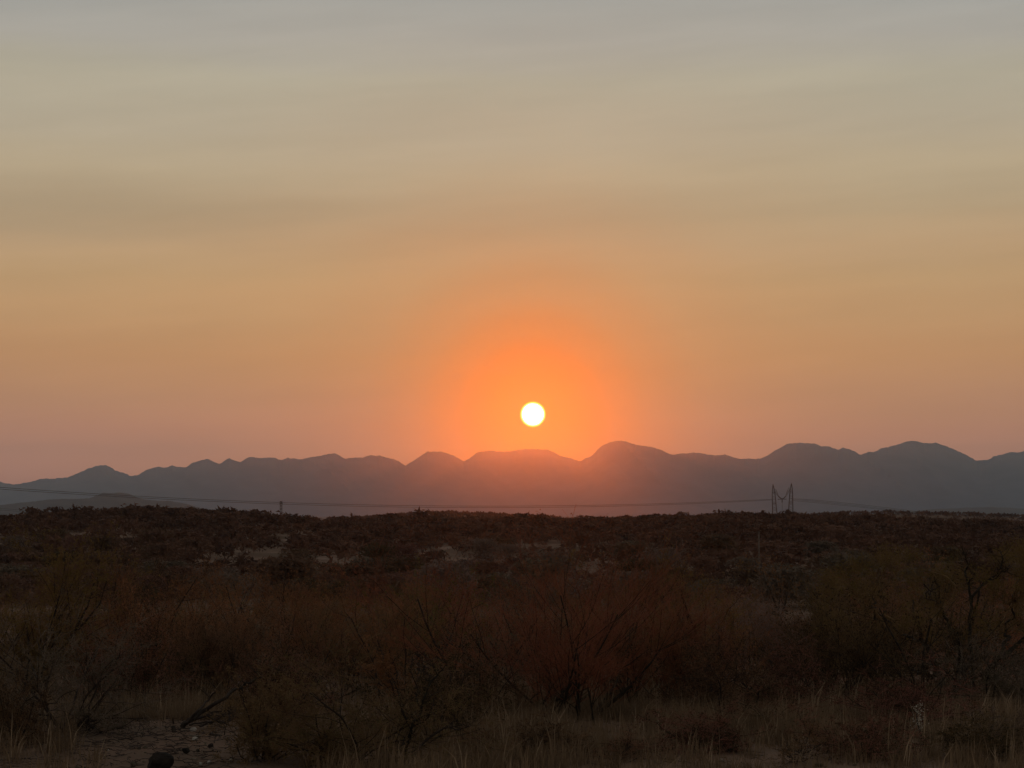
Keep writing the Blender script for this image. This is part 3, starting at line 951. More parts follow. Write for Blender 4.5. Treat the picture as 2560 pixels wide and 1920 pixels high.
# broken dark knot of twigs hanging in its crown
wood_thing('hanging_branch', "dark knot of broken twigs caught in the acacia crown", 'branch', [
    ([(2306, 1458), (2316, 1470), (2322, 1476), (2336, 1472), (2346, 1466)], 0.012, 0.006, 39.6, 12),
    ([(2318, 1474), (2312, 1482), (2311, 1494), (2318, 1498), (2330, 1500), (2338, 1503)], 0.010, 0.006, 39.6, 5),
    ([(2322, 1476), (2321, 1488), (2322, 1498)], 0.009, 0.006, 39.6, 2),
    ([(2324, 1478), (2334, 1480), (2335, 1490), (2338, 1500)], 0.009, 0.005, 39.6, 3),
    ([(2326, 1474), (2328, 1462), (2329, 1452)], 0.009, 0.004, 39.6, 8),
], M['bark_dark'], 2322, 1478, 39.6, tw=0.16)

# fallen wood in the clearing at the left
g_ = "fallen branches in the left clearing"
wood_thing('fallen_branch', "long dark dead branch propped up from the brush heap, the right of two", 'branch', [
    ([(462, 1812), (480, 1795), (520, 1770), (560, 1746), (600, 1718), (640, 1696), (656, 1688)], 0.040, 0.014, 33.4, 5)], M['dead_wood'], 462, 1812, 33.4, g_)
wood_thing('fallen_branch', "steep dark dead branch rising from the brush heap, the left of two", 'branch', [
    ([(466, 1812), (490, 1784), (506, 1768), (530, 1740), (548, 1722)], 0.026, 0.010, 33.2, 5)], M['dead_wood'], 466, 1812, 33.2, g_)
for k, pts in enumerate([[(470, 1806), (500, 1792), (540, 1782), (585, 1786)], [(480, 1808), (520, 1800), (560, 1800), (590, 1812)], [(500, 1790), (540, 1775), (575, 1772), (596, 1790)],
                         [(505, 1812), (545, 1792), (590, 1776), (612, 1770)], [(488, 1796), (520, 1786), (548, 1800), (580, 1818)], [(530, 1806), (560, 1786), (600, 1790)]]):
    wood_thing('fallen_branch', ["thin arched branch on top of the brush heap in the left clearing", "crooked branch low in the brush heap in the left clearing",
                                 "bowed branch at the back of the brush heap in the left clearing", "straight thin branch crossing the brush heap to its right tip",
                                 "kinked branch across the middle of the brush heap", "short forked stick at the right of the brush heap"][k], 'branch',
               [(pts, 0.016, 0.007, 33.5 + 0.12 * k, 7)], M['dead_wood'], pts[0][0], pts[0][1], 33.5, g_)
LOGS = [("flat dark log lying behind the brush in the left clearing", [(348, 1814), (380, 1811), (410, 1812), (440, 1811)], 0.030, 0.024, 34.6, 1),
        ("crooked dead branch lying left of the flat dark log", [(288, 1814), (310, 1816), (324, 1822), (333, 1832), (348, 1840)], 0.018, 0.010, 33.7, 5),
        ("slanting dead branch at the foot of the grey bush", [(220, 1795), (236, 1812), (256, 1824), (276, 1842)], 0.028, 0.014, 33.0, 4),
        ("peeled stick leaning out of the grass left of the clearing", [(262, 1722), (276, 1728), (292, 1752), (311, 1773)], 0.018, 0.011, 35.5, 2),
        ("short upright stump at the right end of the flat log", [(440, 1838), (442, 1824), (439, 1812)], 0.040, 0.030, 33.2, 0),
        ("pale straight stick lying flat below the brush heap", [(480, 1833), (510, 1838), (556, 1844)], 0.014, 0.009, 32.4, 2),
        ("curved dead stick lying in front of the brush heap", [(450, 1850), (468, 1842), (490, 1850), (512, 1844)], 0.016, 0.009, 32.2, 3),
        ("thin curled twig lying left of the stump", [(318, 1848), (332, 1838), (350, 1842), (366, 1838)], 0.012, 0.006, 32.4, 4),
        ("thin pale stick on the bare soil right of the dark boulder", [(458, 1900), (478, 1893), (500, 1890)], 0.009, 0.005, 29.4, 1),
        ("dark bent stick among the litter below the crooked branch", [(296, 1862), (300, 1848), (322, 1840), (340, 1846), (356, 1852)], 0.014, 0.007, 31.8, 6),
        ("knotty branch lying at the right of the litter", [(470, 1862), (500, 1856), (520, 1862), (548, 1858)], 0.015, 0.008, 31.4, 4),
        ("dark stick lying at the far right of the litter", [(520, 1836), (548, 1832), (566, 1836)], 0.018, 0.012, 32.6, 2)]
for k, (lb, pts, r0, r1, dd, nt_) in enumerate(LOGS):
    wood_thing('fallen_branch', lb, 'branch', [(pts, r0, r1, dd, nt_)], M['pale_wood'] if 'pale' in lb else M['dead_wood'], pts[0][0], pts[0][1], dd, g_, tw=0.22)


# rocks
def rock_mesh(seed, sx, sy, sz, m, n=3):
    import bmesh
    bm = bmesh.new()
    bmesh.ops.create_icosphere(bm, subdivisions=n, radius=1.0)
    V = np.array([v.co[:] for v in bm.verts])
    f = 1 + 0.26 * fbm(V[:, 0] * 1.3 + seed, V[:, 1] * 1.3 + V[:, 2] * 1.7, 3, seed) + 0.08 * fbm(V[:, 0] * 4 + seed, V[:, 1] * 4 - V[:, 2] * 3, 2, seed + 3)
    rg_ = np.random.default_rng(seed)
    for _ in range(12):
        nn = rg_.normal(0, 1, 3)
        nn /= np.linalg.norm(nn)
        h = (V * f[:, None]) @ nn
        cut = rg_.uniform(0.6, 0.85)
        f = np.where(h > cut, f * cut / np.maximum(h, 1e-6), f)
    V = V * f[:, None] * np.array([sx, sy, sz])
    for v, c in zip(bm.verts, V):
        v.co = c
    me = bpy.data.meshes.new('rock')
    bm.to_mesh(me)
    bm.free()
    me.materials.append(m)
    return me


def rock(label, px, py, wpx, hpx, m, seed, name='rock'):
    d = CAMZ / max(py - HY, 1) * F
    d = CAMZ / ((py - HY) / F)
    w = wpx / F * d / 2
    h = hpx / F * d / 2
    x, y, z = at(px, d + w * 0.4)
    o = link(name, rock_mesh(seed, w, w * 0.85, h * 1.25, m, 3 if wpx > 25 else 2))
    o.location = (x, y, z + h * 0.75)
    o.rotation_euler = (0.1 * seed, 0.15 * math.sin(seed), seed)
    tag(o, label, 'rock', 'rocks on the bare soil')
    return o


rock("large dark rounded boulder at the bottom edge of the left clearing", 407, 1922, 72, 50, M['rock_dark'], 3, 'boulder')
ROCKS = [("small dark rock just up and right of the boulder", 470, 1884, 22, 22, 'rock_dark'), ("pale wedge of stone beside the foot of the propped branches", 490, 1824, 24, 10, 'rock_pale'),
         ("pale stone in the litter below the propped branches", 494, 1850, 18, 12, 'rock_pale'), ("white stone at the bottom edge right of the boulder", 508, 1912, 16, 9, 'rock_pale'),
         ("second white stone right of the boulder, beside the first at the bottom edge", 530, 1908, 14, 10, 'rock_pale'), ("lone pale stone on the soil well right of the boulder", 583, 1904, 14, 9, 'rock_pale'),
         ("brown stone left of the boulder at the bottom edge", 340, 1914, 22, 12, 'rock_brown'), ("tiny white stone left of the boulder", 278, 1877, 7, 5, 'rock_pale'),
         ("brown stone between the boulder and the litter of sticks", 430, 1866, 16, 9, 'rock_brown'), ("flat brown stone near the left litter of sticks", 355, 1872, 18, 7, 'rock_brown'),
         ("small dark stone below the small dark rock", 500, 1880, 14, 10, 'rock_dark'), ("dark stone right of the small dark rock", 532, 1868, 16, 11, 'rock_dark'),
         ("pale stone under the slanting dead branch", 268, 1812, 22, 10, 'rock_brown'), ("pale stone hidden in the bottom grass at right", 1800, 1900, 20, 9, 'rock_pale'),
         ("flat grey stone in the bottom grass under the bare bush", 2040, 1914, 30, 10, 'rock_brown')]
for k, (lb, px, py, w_, h_, m_) in enumerate(ROCKS):
    rock(lb, px, py, w_, h_, M[m_], 11 + k)

# litter of stones and sticks too small to count
rg = np.random.default_rng(5)
lit = MB()
n = 2600
x = rg.uniform(-8, 8, n)
y = rg.uniform(25.5, 42, n)
z = ground_z(x, y)
s_ = 0.008 + 0.022 * rg.random(n) ** 3
oc = np.array([[1, 0, 0], [-1, 0, 0], [0, 1, 0], [0, -1, 0], [0, 0, 1], [0, 0, -1]], float)
of = np.array([[0, 2, 4], [2, 1, 4], [1, 3, 4], [3, 0, 4], [2, 0, 5], [1, 2, 5], [3, 1, 5], [0, 3, 5]])
vv_ = oc[None] * rg.uniform(0.5, 1.4, (n, 6, 1)) * s_[:, None, None] * np.array([1.2, 1, 0.7]) + np.stack([x, y, z + s_ * 0.3], -1)[:, None]
lit.add(vv_.reshape(-1, 3), None, (of[None] + (np.arange(n) * 6)[:, None, None]).reshape(-1, 3))
o = link('gravel', lit.mesh('gravel'), None, [M['rock_brown']])
tag(o, "small brown stones scattered on the bare soil", None, None, 'stuff')
lit = MB()
n = 1500
x = np.concatenate([rg.uniform(-6.8, -3.6, 700), rg.uniform(-8, 8, n - 700)])
y = rg.uniform(26, 38, n)
P = np.empty((n, 4, 3))
a = rg.uniform(0, 6.28, n)
L_ = rg.uniform(0.05, 0.42, n)
P[:, 0] = np.stack([x, y, x * 0], -1)
for k in range(1, 4):
    a = a + rg.normal(0, 0.4, n)
    P[:, k] = P[:, k - 1] + np.stack([np.cos(a), np.sin(a), a * 0], -1) * (L_ / 3)[:, None]
P[..., 2] = ground_z(P[..., 0], P[..., 1]) + 0.008 + rg.random((n, 4)) * 0.05
chains(lit, P, np.linspace(0.006, 0.003, 4)[None].repeat(n, 0), 3)
o = link('dead_twigs', lit.mesh('dead_twigs'), None, [M['dead_wood']])
tag(o, "loose dead twigs littering the soil", None, None, 'stuff')


# ------------------------------------------------------------------ grass
def grass_field(name, label, n_t, xr, yr, dens, hgt, blades, seed, wid=0.0035):
    rg = np.random.default_rng(seed)
    x = rg.uniform(*xr, n_t)
    y = rg.uniform(*yr, n_t)
    keep = rg.random(n_t) < dens(x, y)
    x, y = x[keep], y[keep]
    n = len(x)
    th = hgt * rg.uniform(0.5, 1.25, n) * (1 + 0.3 * fbm(x / 1.7, y / 1.7, 2, seed))
    X = np.repeat(x, blades) + rg.normal(0, 0.07, n * blades)
    Y = np.repeat(y, blades) + rg.normal(0, 0.07, n * blades)
    H = np.repeat(th, blades) * rg.uniform(0.35, 1.1, n * blades)
    N = n * blades
    az = rg.uniform(0, 6.28, N)
    lean = np.abs(rg.normal(0, 0.38, N)) + 0.03
    base = np.stack([X, Y, ground_z(X, Y) - 0.02], -1)
    dirx = np.stack([np.cos(az), np.sin(az)], -1)
    side = np.stack([-np.sin(az + 0.7), np.cos(az + 0.7), np.zeros(N)], -1)
    pts = []
    for t_ in (0, 0.5, 1.0):
        off = (lean * t_ ** 1.7 * H)[:, None] * dirx
        pts.append(base + np.concatenate([off, (H * t_ * (1 - 0.12 * t_ * lean * 3))[:, None]], 1))
    w = wid * rg.uniform(0.6, 1.5, (N, 1))
    v = np.stack([pts[0] - side * w, pts[0] + side * w, pts[1] - side * w * 0.8, pts[1] + side * w * 0.8, pts[2]], 1).reshape(-1, 3)
    b0 = np.arange(N) * 5
    q = np.stack([b0, b0 + 1, b0 + 3, b0 + 2], -1)
    t3 = np.stack([b0 + 2, b0 + 3, b0 + 4], -1)
    o = link(name, mesh_np(name, v, q, t3), None, [M['stalk' if 'stalks' in label else 'grass']])
    tag(o, label, None, None, 'stuff')
    return o


def dens_main(x, y):
    u = CX + F * x / y
    p = np.clip((u - 760) / 260.0, 0, 1)
    patch = np.exp(-((u - 400) / 150.0) ** 2) * np.clip((y - 34.6) / 1.0, 0, 1) * 1.3
    corner = 0.25 * np.clip((300 - u) / 150, 0, 1)
    v = 0.56 + 1.2 * fbm(x / 1.3, y / 1.9, 3, 91)
    return np.clip(np.maximum(np.maximum(p * v, patch), corner * v), 0.0, 1) * np.clip((47 - y) / 8, 0.15, 1)


grass_field('grass', "tall dry straw-coloured grass across the bottom of the slope", 15000, (-9.5, 11.5), (25.5, 47), dens_main, 0.46, 20, 31, 0.0045)
grass_field('grass', "short dry grass on the ground around the viewpoint", 1500, (-14, 14), (1.5, 25.5), lambda x, y: 0.75 + 0 * x, 0.30, 14, 33)
grass_field('grass', "sparse dry tufts among the shrubs farther down the slope", 5000, (-28, 28), (46, 110), lambda x, y: 0.6 + 0 * x, 0.42, 10, 35, 0.008)

def dens_stalk(x, y):
    return np.clip(dens_main(x, y) * 1.2, 0, 1)


grass_field('grass', "pale seeded stalks standing above the dry grass", 2600, (-9.5, 11.5), (25.5, 44), dens_stalk, 0.66, 4, 37, 0.0065)

# pale feathery plant at the bottom right
mb = MB()
rg = np.random.default_rng(8)
bx_, by_, bz_ = at(2290, 31.0)
st = [np.array([bx_ + 0.03 * math.sin(k), by_, bz_ - 0.02 + 0.09 * k]) for k in range(7)]
mb.tube(st, np.linspace(0.016, 0.006, 7), 6)
me = mb.mesh('stalk', True)
o = empty('flowering_stalk', (bx_, by_, bz_))
tag(o, "pale speckled seed stalk standing in the grass at the bottom right", 'plant')
me.transform(__import__('mathutils').Matrix.Translation((-bx_, -by_, -bz_)))
link('stalk', me, o, [M['bark_grey']])
pt = np.array([[bx_ + 0.03 * math.sin(k * 3), by_, bz_ + 0.22 + 0.38 * rg.random()] for k in range(220)]) + rg.normal(0, 0.035, (220, 3)) * np.array([1, 1, 0.4])
v, q = leaf_cards(rg, pt, 0.014, 0.004)
me = mesh_np('seed_heads', v, q)
me.transform(__import__('mathutils').Matrix.Translation((-bx_, -by_, -bz_)))
so = link('seed_head', me, o, [mat('pale_seed', (0.40, 0.36, 0.30), (0.55, 0.50, 0.42), 5, rnd=0)])
so['kind'] = 'stuff'

# ------------------------------------------------------------------ middle ground and far slope
MIDP = []
for k in range(9):
    kind = ('mid', 'mid', 'broom')[k % 3]
    tw, lf = (('twig_brown', 'leaf_dark'), ('twig_grey', 'leaf_russet'), ('twig_russet', 'leaf_russet'), ('twig_olive', 'leaf_olive'), ('twig_brown', 'leaf_grey'))[k % 5]
    W = (3.6, 4.4, 3.0, 5.0, 3.8, 2.8, 4.2, 3.4, 4.8)[k]
    H = (2.4, 2.7, 2.5, 3.0, 2.2, 2.1, 2.9, 2.6, 2.5)[k]
    MIDP.append((shrub_meshes('mid' if kind == 'mid' else 'broom', 60 + k, H, W, tw, lf, 'bark_dark', 5200, 0.028, 1.0, 0.6 if kind == 'mid' else 0.3), W, H, (tw, lf)))
TINT = {'leaf_dark': 'dark', 'leaf_russet': 'reddish brown', 'leaf_olive': 'olive', 'leaf_grey': 'greyish'}


def zone(px):
    for lim, s in ((150, "at the left edge"), (420, "below the small hazy knoll"), (620, "left of the small pylon"), (800, "below the small pylon"),
                   (1000, "beside the widest sand patch"), (1200, "below the sharp mountain notch"), (1420, "below the sun"),
                   (1640, "below the highest summit"), (1850, "left of the pale pole"), (2030, "below the big twin-masted pylon"),
                   (2250, "right of the big pylon"), (2420, "below the broad right summit"), (9999, "at the right edge")):
        if px < lim:
            return s


rs = random.Random(12)
mid_spots = []
used = set()


def uniq(lb):
    if lb not in used:
        used.add(lb)
        return lb
    return lb


tries = 0
while len(mid_spots) < 96 and tries < 6000:
    tries += 1
    d = 50 + 190 * rs.random() ** 1.1
    px = rs.uniform(-180, 2740)
    if d < 62 and not (1100 < px < 2600 or px < 500):
        continue
    x, y, z = at(px, d)
    if any((x - a) ** 2 + (y - b__) ** 2 < 3.1 ** 2 * (0.7 + d / 200) for a, b__, *_ in mid_spots):
        continue
    mid_spots.append((x, y, px, d))
FILL = [(250, 45), (480, 50), (760, 49), (1080, 47), (1240, 45), (1560, 46), (1720, 44), (1800, 60), (2010, 52), (2240, 53), (2440, 50), (2580, 46), (1740, 38.5), (2080, 40), (2330, 39),
        (60, 38), (760, 38.5), (1000, 38), (420, 43.5), (-60, 44), (1480, 52), (950, 66), (1300, 62), (300, 60), (560, 62), (150, 56), (1650, 66), (1960, 66), (2160, 64), (2400, 62)]
for px, d in FILL:
    x, y, z = at(px, d)
    mid_spots.append((x, y, px, d))
mid_spots.sort(key=lambda s: s[1])
SIZES = ("compact", "medium", "wide")
cnt = {}
for i, (x, y, px, d) in enumerate(mid_spots):
    ms, W, H, (tw, lf) = MIDP[rs.randrange(9)]
    sc = rs.uniform(0.75, 1.15)
    if d < 75:
        sc *= 0.85
    row = ("among the near shrubs" if d < 49 else "behind the near shrubs") if d < 67 else "in the hollow" if d < 110 else ("on the valley floor" if d < 175 else "at the slope's foot")
    lb = f"{SIZES[0 if W * sc < 3.2 else (1 if W * sc < 4.4 else 2)]} {TINT[lf]} bush {row}, {zone(px)}"
    cnt[lb] = cnt.get(lb, 0) + 1
    o = plant('bush', lb, 'bush', px, d, ms, "bushes in the hollow behind the near shrubs", rs.uniform(0, 6.28), sc)

# far slope: small leafy domes, 190 single bushes nearest, the rest one mass
def dome(seed, W, H, n, card):
    rg = np.random.default_rng(seed)
    az = rg.uniform(0, 2 * math.pi, n)
    u = rg.random(n)
    rr = u ** 0.42
    cz = rg.random(n)
    th = cz * math.pi / 2
    lob = 1 + 0.28 * np.sin(az * 3 + seed) * np.sin(th + 0.3) + 0.16 * np.sin(az * 5 + seed * 2)
    X = np.cos(az) * np.cos(th) ** 0.6 * rr * lob * W / 2
    Y = np.sin(az) * np.cos(th) ** 0.6 * rr * lob * W / 2
    Z = (0.16 + 0.84 * (np.sin(th) ** 0.55) * (0.45 + 0.55 * rr)) * H * (0.85 + 0.15 * lob)
    pts = np.stack([X, Y, Z], -1)
    a = rg.normal(0, 1, (n, 3))
    a[:, 2] *= 0.5
    a /= np.linalg.norm(a, axis=1, keepdims=True)
    b_ = np.cross(a, rg.normal(0, 1, (n, 3)))
    b_ /= np.linalg.norm(b_, axis=1, keepdims=True)
    s_ = card * rg.uniform(0.5, 1.3, (n, 1))
    v = np.stack([pts - a * s_, pts + b_ * s_ * 0.7, pts + a * s_ * 0.9], 1).reshape(-1, 3)
    # a few stems
    st = []
    for k in range(3):
        an = rg.uniform(0, 6.28)
        p0 = np.array([0, 0, -0.3])
        p1 = np.array([math.cos(an) * W * 0.22, math.sin(an) * W * 0.22, H * 0.55])
        sd = np.array([-math.sin(an), math.cos(an), 0]) * 0.05
        st.append(np.array([p0 - sd, p0 + sd, p1]))
    st = np.concatenate(st)
    return np.concatenate([v, st])


NEARD = []
for k in range(8):
    W = (3.4, 4.4, 5.4, 3.8, 4.8, 2.8, 6.0, 4.2)[k]
    H = (1.9, 2.2, 2.8, 2.4, 2.0, 1.7, 2.9, 2.6)[k]
    v = dome(300 + k, W, H, 1500, 0.17)
    me = mesh_np('thorn_bush', v, None, np.arange(len(v)).reshape(-1, 3))
    for mk, wd in (('bush_far', 'dark'), ('bush_far_brown', 'brown'), ('bush_far_grey', 'greyish')):
        m2 = me.copy()
        m2.name = 'thorn_bush'
        m2.materials.append(M[mk])
        NEARD.append((m2, W, H, wd))
FARD = [dome(400 + k, 1.0, 0.40 + 0.02 * k, 100, 0.125) for k in range(10)]
CRESTD = [dome(450 + k, 1.0, 0.42 + 0.02 * k, 230, 0.085) for k in range(6)]

rg = np.random.default_rng(2024)
N = 26000
dd_ = np.sqrt(rg.uniform(235 ** 2, 735 ** 2, N))
pp_ = rg.uniform(-500, 3060, N)
# the crest itself carries a closed row of bushes
N2 = 620
dd_ = np.concatenate([dd_, rg.uniform(676, 712, N2)])
pp_ = np.concatenate([pp_, rg.uniform(-500, 3060, N2)])
X = (pp_ - CX) / F * dd_
Y = dd_
clump = 0.30 + 1.5 * fbm(X / 24.0, Y / 34.0, 3, 61)
clump = np.clip(clump + np.clip((dd_ - 540) / 130, 0, 1) * 0.55, 0.08, 1)
ok = rg.random(len(X)) < clump
ZB = ground_z(X, Y) + 1.9
topy_ = HY - (ZB - CAMZ) / Y * F
for (sx, sy, rx, ry), (spx, spy, hw, hh) in zip(SAND_SPOTS, SANDS):
    inside = ((X - sx) / (rx * 0.92)) ** 2 + ((Y - sy) / (ry * 0.85)) ** 2 < 1
    front = (np.abs(X - sx) < rx * 0.85) & (Y < sy) & (Y > sy - 110) & (topy_ < spy + hh * 0.7)
    ok &= ~(inside & (rg.random(len(X)) < 0.94))
    ok &= ~(front & (rg.random(len(X)) < 0.95))
ok &= ~((np.abs(X - (1897 - CX) / F * 300) < 5) & (Y > 270) & (Y < 303))
X, Y, dd_, pp_ = X[ok], Y[ok], dd_[ok], pp_[ok]
size = 2.6 + 5.2 * rg.random(len(X)) ** 1.6
size = np.where(Y > 660, rg.uniform(2.2, 5.2, len(X)), size)
# thin out overlaps with a grid
cell = {}
keep = []
order = rg.permutation(len(X))
for i in order:
    cx_, cy_ = int(X[i] // 6), int(Y[i] // 6)
    good = True
    for a_ in (-1, 0, 1):
        for b__ in (-1, 0, 1):
            for j in cell.get((cx_ + a_, cy_ + b__), ()):
                if (X[i] - X[j]) ** 2 + (Y[i] - Y[j]) ** 2 < (0.36 * (size[i] + size[j])) ** 2:
                    good = False
                    break
            if not good:
                break
        if not good:
            break
    if good:
        cell.setdefault((cx_, cy_), []).append(i)
        keep.append(i)
keep = np.array(keep)
X, Y, pp_, size = X[keep], Y[keep], pp_[keep], size[keep]
Z = ground_z(X, Y)
vis = (pp_ > -30) & (pp_ < 2590)
show = np.argsort(-(size / Y) * vis)
single = show[:186]
mass = np.ones(len(X), bool)
mass[single] = False
for k in single:
    px, d = pp_[k], Y[k]
    me, W, H, wd = NEARD[rs.randrange(24)]
    o = bpy.data.objects.new('thorn_bush', me)
    COL.objects.link(o)
    s_ = size[k] / W
    o.location = (X[k], Y[k], Z[k] - 0.1)
    o.scale = (s_, s_, s_ * rs.uniform(0.85, 1.15))
    o.rotation_euler = (0, 0, rs.uniform(0, 6.28))
    row = "low on the far slope" if d < 275 else ("on the lower far slope" if d < 320 else ("partway up the far slope" if d < 400 else "on the upper far slope"))
    shp = ("small " if size[k] < 4.9 else "") + ("flat-topped" if H / W < 0.47 else ("low" if H / W < 0.53 else ("rounded" if H / W < 0.6 else "upright")))
    row = row.replace("on the lower far slope", "lower on the slope").replace("low on the far slope", "low on the slope").replace("partway up the far slope", "halfway upslope").replace("on the upper far slope", "high upslope")
    tag(o, f"{shp} {wd} thorn bush {row}, {zone(px)}", 'thorn bush', "thorn bushes dotted over the far slope")
mi = np.where(mass)[0]
cr = mi[Y[mi] > 650]
mi = mi[Y[mi] <= 650]
vb, tb, base = [], [], 0
var = rg.integers(0, 10, len(mi))
for k in range(10):
    sel = mi[var == k]
    if not len(sel):
        continue
    D0 = FARD[k]
    a = rg.uniform(0, 6.28, len(sel))
    ca, sa = np.cos(a), np.sin(a)
    s_ = size[sel]
    hx = rg.uniform(0.75, 1.2, len(sel))
    vx = (D0[None, :, 0] * ca[:, None] - D0[None, :, 1] * sa[:, None]) * s_[:, None] + X[sel][:, None]
    vy = (D0[None, :, 0] * sa[:, None] + D0[None, :, 1] * ca[:, None]) * s_[:, None] + Y[sel][:, None]
    vz = D0[None, :, 2] * (s_ * hx)[:, None] + (Z[sel] - 0.1)[:, None]
    vb.append(np.stack([vx, vy, vz], -1).reshape(-1, 3))
vark = rg.integers(0, 6, len(cr))
for k in range(6):
    sel = cr[vark == k]
    D0 = CRESTD[k]
    a = rg.uniform(0, 6.28, len(sel))
    ca, sa = np.cos(a), np.sin(a)
    s_ = size[sel]
    vx = (D0[None, :, 0] * ca[:, None] - D0[None, :, 1] * sa[:, None]) * s_[:, None] + X[sel][:, None]
    vy = (D0[None, :, 0] * sa[:, None] + D0[None, :, 1] * ca[:, None]) * s_[:, None] + Y[sel][:, None]
    vz = D0[None, :, 2] * (s_ * rg.uniform(0.7, 1.15, len(sel)))[:, None] + (Z[sel] - 0.1)[:, None]
    vb.append(np.stack([vx, vy, vz], -1).reshape(-1, 3))
vb = np.concatenate(vb)
o = link('scrubland_bushes', mesh_np('scrubland_bushes', vb, None, np.arange(len(vb)).reshape(-1, 3)), None, [M['bush_mass']])
tag(o, "dense dark scrub covering the far slope up to its crest", None, None, 'stuff')
print('bushes', len(X), 'mass', len(mi))

# bushes on the farther ridge, seen as a faint bumpy line
rg = np.random.default_rng(99)
N = 3600
dd_ = rg.uniform(1650, 2000, N)
pp_ = np.concatenate([rg.uniform(820, 1400, N // 2), rg.uniform(1960, 2850, N - N // 2)])
X = (pp_ - CX) / F * dd_
Y = dd_
Z = ground_z(X, Y)
s_ = rg.uniform(3.5, 8.0, N)
D0 = FARD[3][:105]
vb = D0[None] * s_[:, None, None] + np.stack([X, Y, Z - 0.2], -1)[:, None]
vb = vb.reshape(-1, 3)
o = link('distant_scrub', mesh_np('distant_scrub', vb, None, np.arange(len(vb)).reshape(-1, 3)), None, [M['bush_mass']])
tag(o, "hazy line of scrub on the farther ridge behind the slope", None, None, 'stuff')

# ------------------------------------------------------------------ power lines
def box_bar(mb, p, q_, r, sides=4):
    mb.tube([p, q_], r, sides)


def place(mb, name, parent, m, origin, smooth=False):
    me = mb.mesh(name, smooth)
    me.transform(__import__('mathutils').Matrix.Translation(-Vector(origin)))
    me.materials.append(m)
    return link(name, me, parent)


DP = 2000.0
base_z = gz((1955 - CX) / F * DP, DP)
pyl = empty('pylon', ((1954.5 - CX) / F * DP, DP, base_z))
tag(pyl, "twin-masted lattice pylon with insulator strings slung in a V, standing on the ridge", 'pylon')
po = Vector(pyl.location)


def lattice(px_top, py_top, wb, wm, lean, seg, r):
    """four-legged tapering lattice mast: slender foot, widest two thirds up, pointed head"""
    top = ray(px_top, py_top, DP)
    foot = np.array([top[0] + lean, DP, base_z - 1.0])
    legs, br = MB(), MB()
    hs = [0, 0.25, 0.5, 0.72, 0.86, 1.0]
    ws = [wb, wb * 0.95, wm, wm * 0.82, wm * 0.62, 0.15]
    n_ = 15
    H_ = top[2] - foot[2]
    ring = []
    for i in range(n_ + 1):
        f = i / n_
        c = foot * (1 - f) + top * f
        c[0] = top[0] + lean * (1 - f) ** 1.0
        w = np.interp(f, hs, ws) / 2
        ring.append([c + np.array([sx * w, sy * w, 0]) for sx, sy in ((1, 1), (-1, 1), (-1, -1), (1, -1))])
    R_ = np.array(ring)
    for k in range(4):
        legs.tube(R_[:, k], r, 4)
    for i in range(n_):
        for k in range(4):
            k2 = (k + 1) % 4
            if i % 2 == 0:
                br.tube([R_[i, k], R_[i + 1, k2]], r * 0.7, 3)
            else:
                br.tube([R_[i, k2], R_[i + 1, k]], r * 0.7, 3)
        if i % 5 == 3 or i == n_ - 3:
            for k in range(4):
                br.tube([R_[i, k], R_[i, (k + 1) % 4]], r * 1.1, 3)
    return legs, br, top


for (pt_, py_, ln) in ((1932.0, 1211.0, 1.9), (1978.0, 1208.5, -1.2)):
    legs, br, top = lattice(pt_, py_, 4.4, 3.3, ln, 12, 0.17)
    m1 = place(legs, 'mast', pyl, M['steel'], po)
    b1 = place(br, 'lattice_bracing', m1, M['steel'], po)
    capm = MB()
    capm.tube([top - np.array([0, 0, 2.4]), top + np.array([0, 0, 0.3])], [0.75, 0.12], 6)
    place(capm, 'mast_cap', m1, M['steel'], po)


def rope(name, pts, r, parent, m, sides=5):
    mb = MB()
    mb.tube([ray(a, b__, DP) for a, b__ in pts], r, sides)
    return place(mb, name, parent, m, po)


rope('insulator_string', [(1938.5, 1223), (1941, 1229), (1945.2, 1239.5)], 0.22, pyl, M['insul'])
rope('insulator_string', [(1936.5, 1228), (1939.5, 1234), (1943.8, 1240)], 0.22, pyl, M['insul'])
rope('insulator_string', [(1972.2, 1219), (1968.5, 1226), (1964.0, 1238)], 0.22, pyl, M['insul'])
rope('insulator_string', [(1974.5, 1222), (1970.5, 1230), (1966.2, 1238)], 0.22, pyl, M['insul'])
rope('insulator_string', [(1944.5, 1240.5), (1949, 1244), (1954.5, 1248)], 0.42, pyl, M['insul'])
rope('insulator_string', [(1965, 1239.5), (1960.5, 1244), (1954.5, 1248)], 0.42, pyl, M['insul'])
rope('yoke', [(1943.5, 1248.4), (1954.5, 1247.6), (1965.5, 1248)], 0.28, pyl, M['steel'])
rope('suspension_clamp', [(1954.4, 1248), (1954.5, 1256)], 0.42, pyl, M['steel'])
rope('jumper', [(1954.5, 1256), (1954.6, 1281)], 0.12, pyl, M['wire'])


def wire(label, pts, r=0.14):
    """pts: (px, py, depth); a catenary-like cable through them"""
    pts = np.array(pts, float)
    t_ = np.linspace(pts[0, 0], pts[-1, 0], 60)
    y_ = np.interp(t_, pts[:, 0], pts[:, 1])
    # smooth through a quadratic or cubic fit where there are enough points
    if len(pts) >= 3:
        cf = np.polyfit(pts[:, 0], pts[:, 1], min(3, len(pts) - 1))
        y_ = np.polyval(cf, t_)
    d_ = np.interp(t_, pts[:, 0], pts[:, 2])
    P = [ray(a, b__, c) for a, b__, c in zip(t_, y_, d_)]
    mb = MB()
    mb.tube(P, r, 4)
    o = link('power_line', mb.mesh('power_line'), None, [M['wire']])
    tag(o, label, 'cable', "conductors of the power lines")
    return o


def dep(px):
    return 1250 + (px / 1932.0) * 750


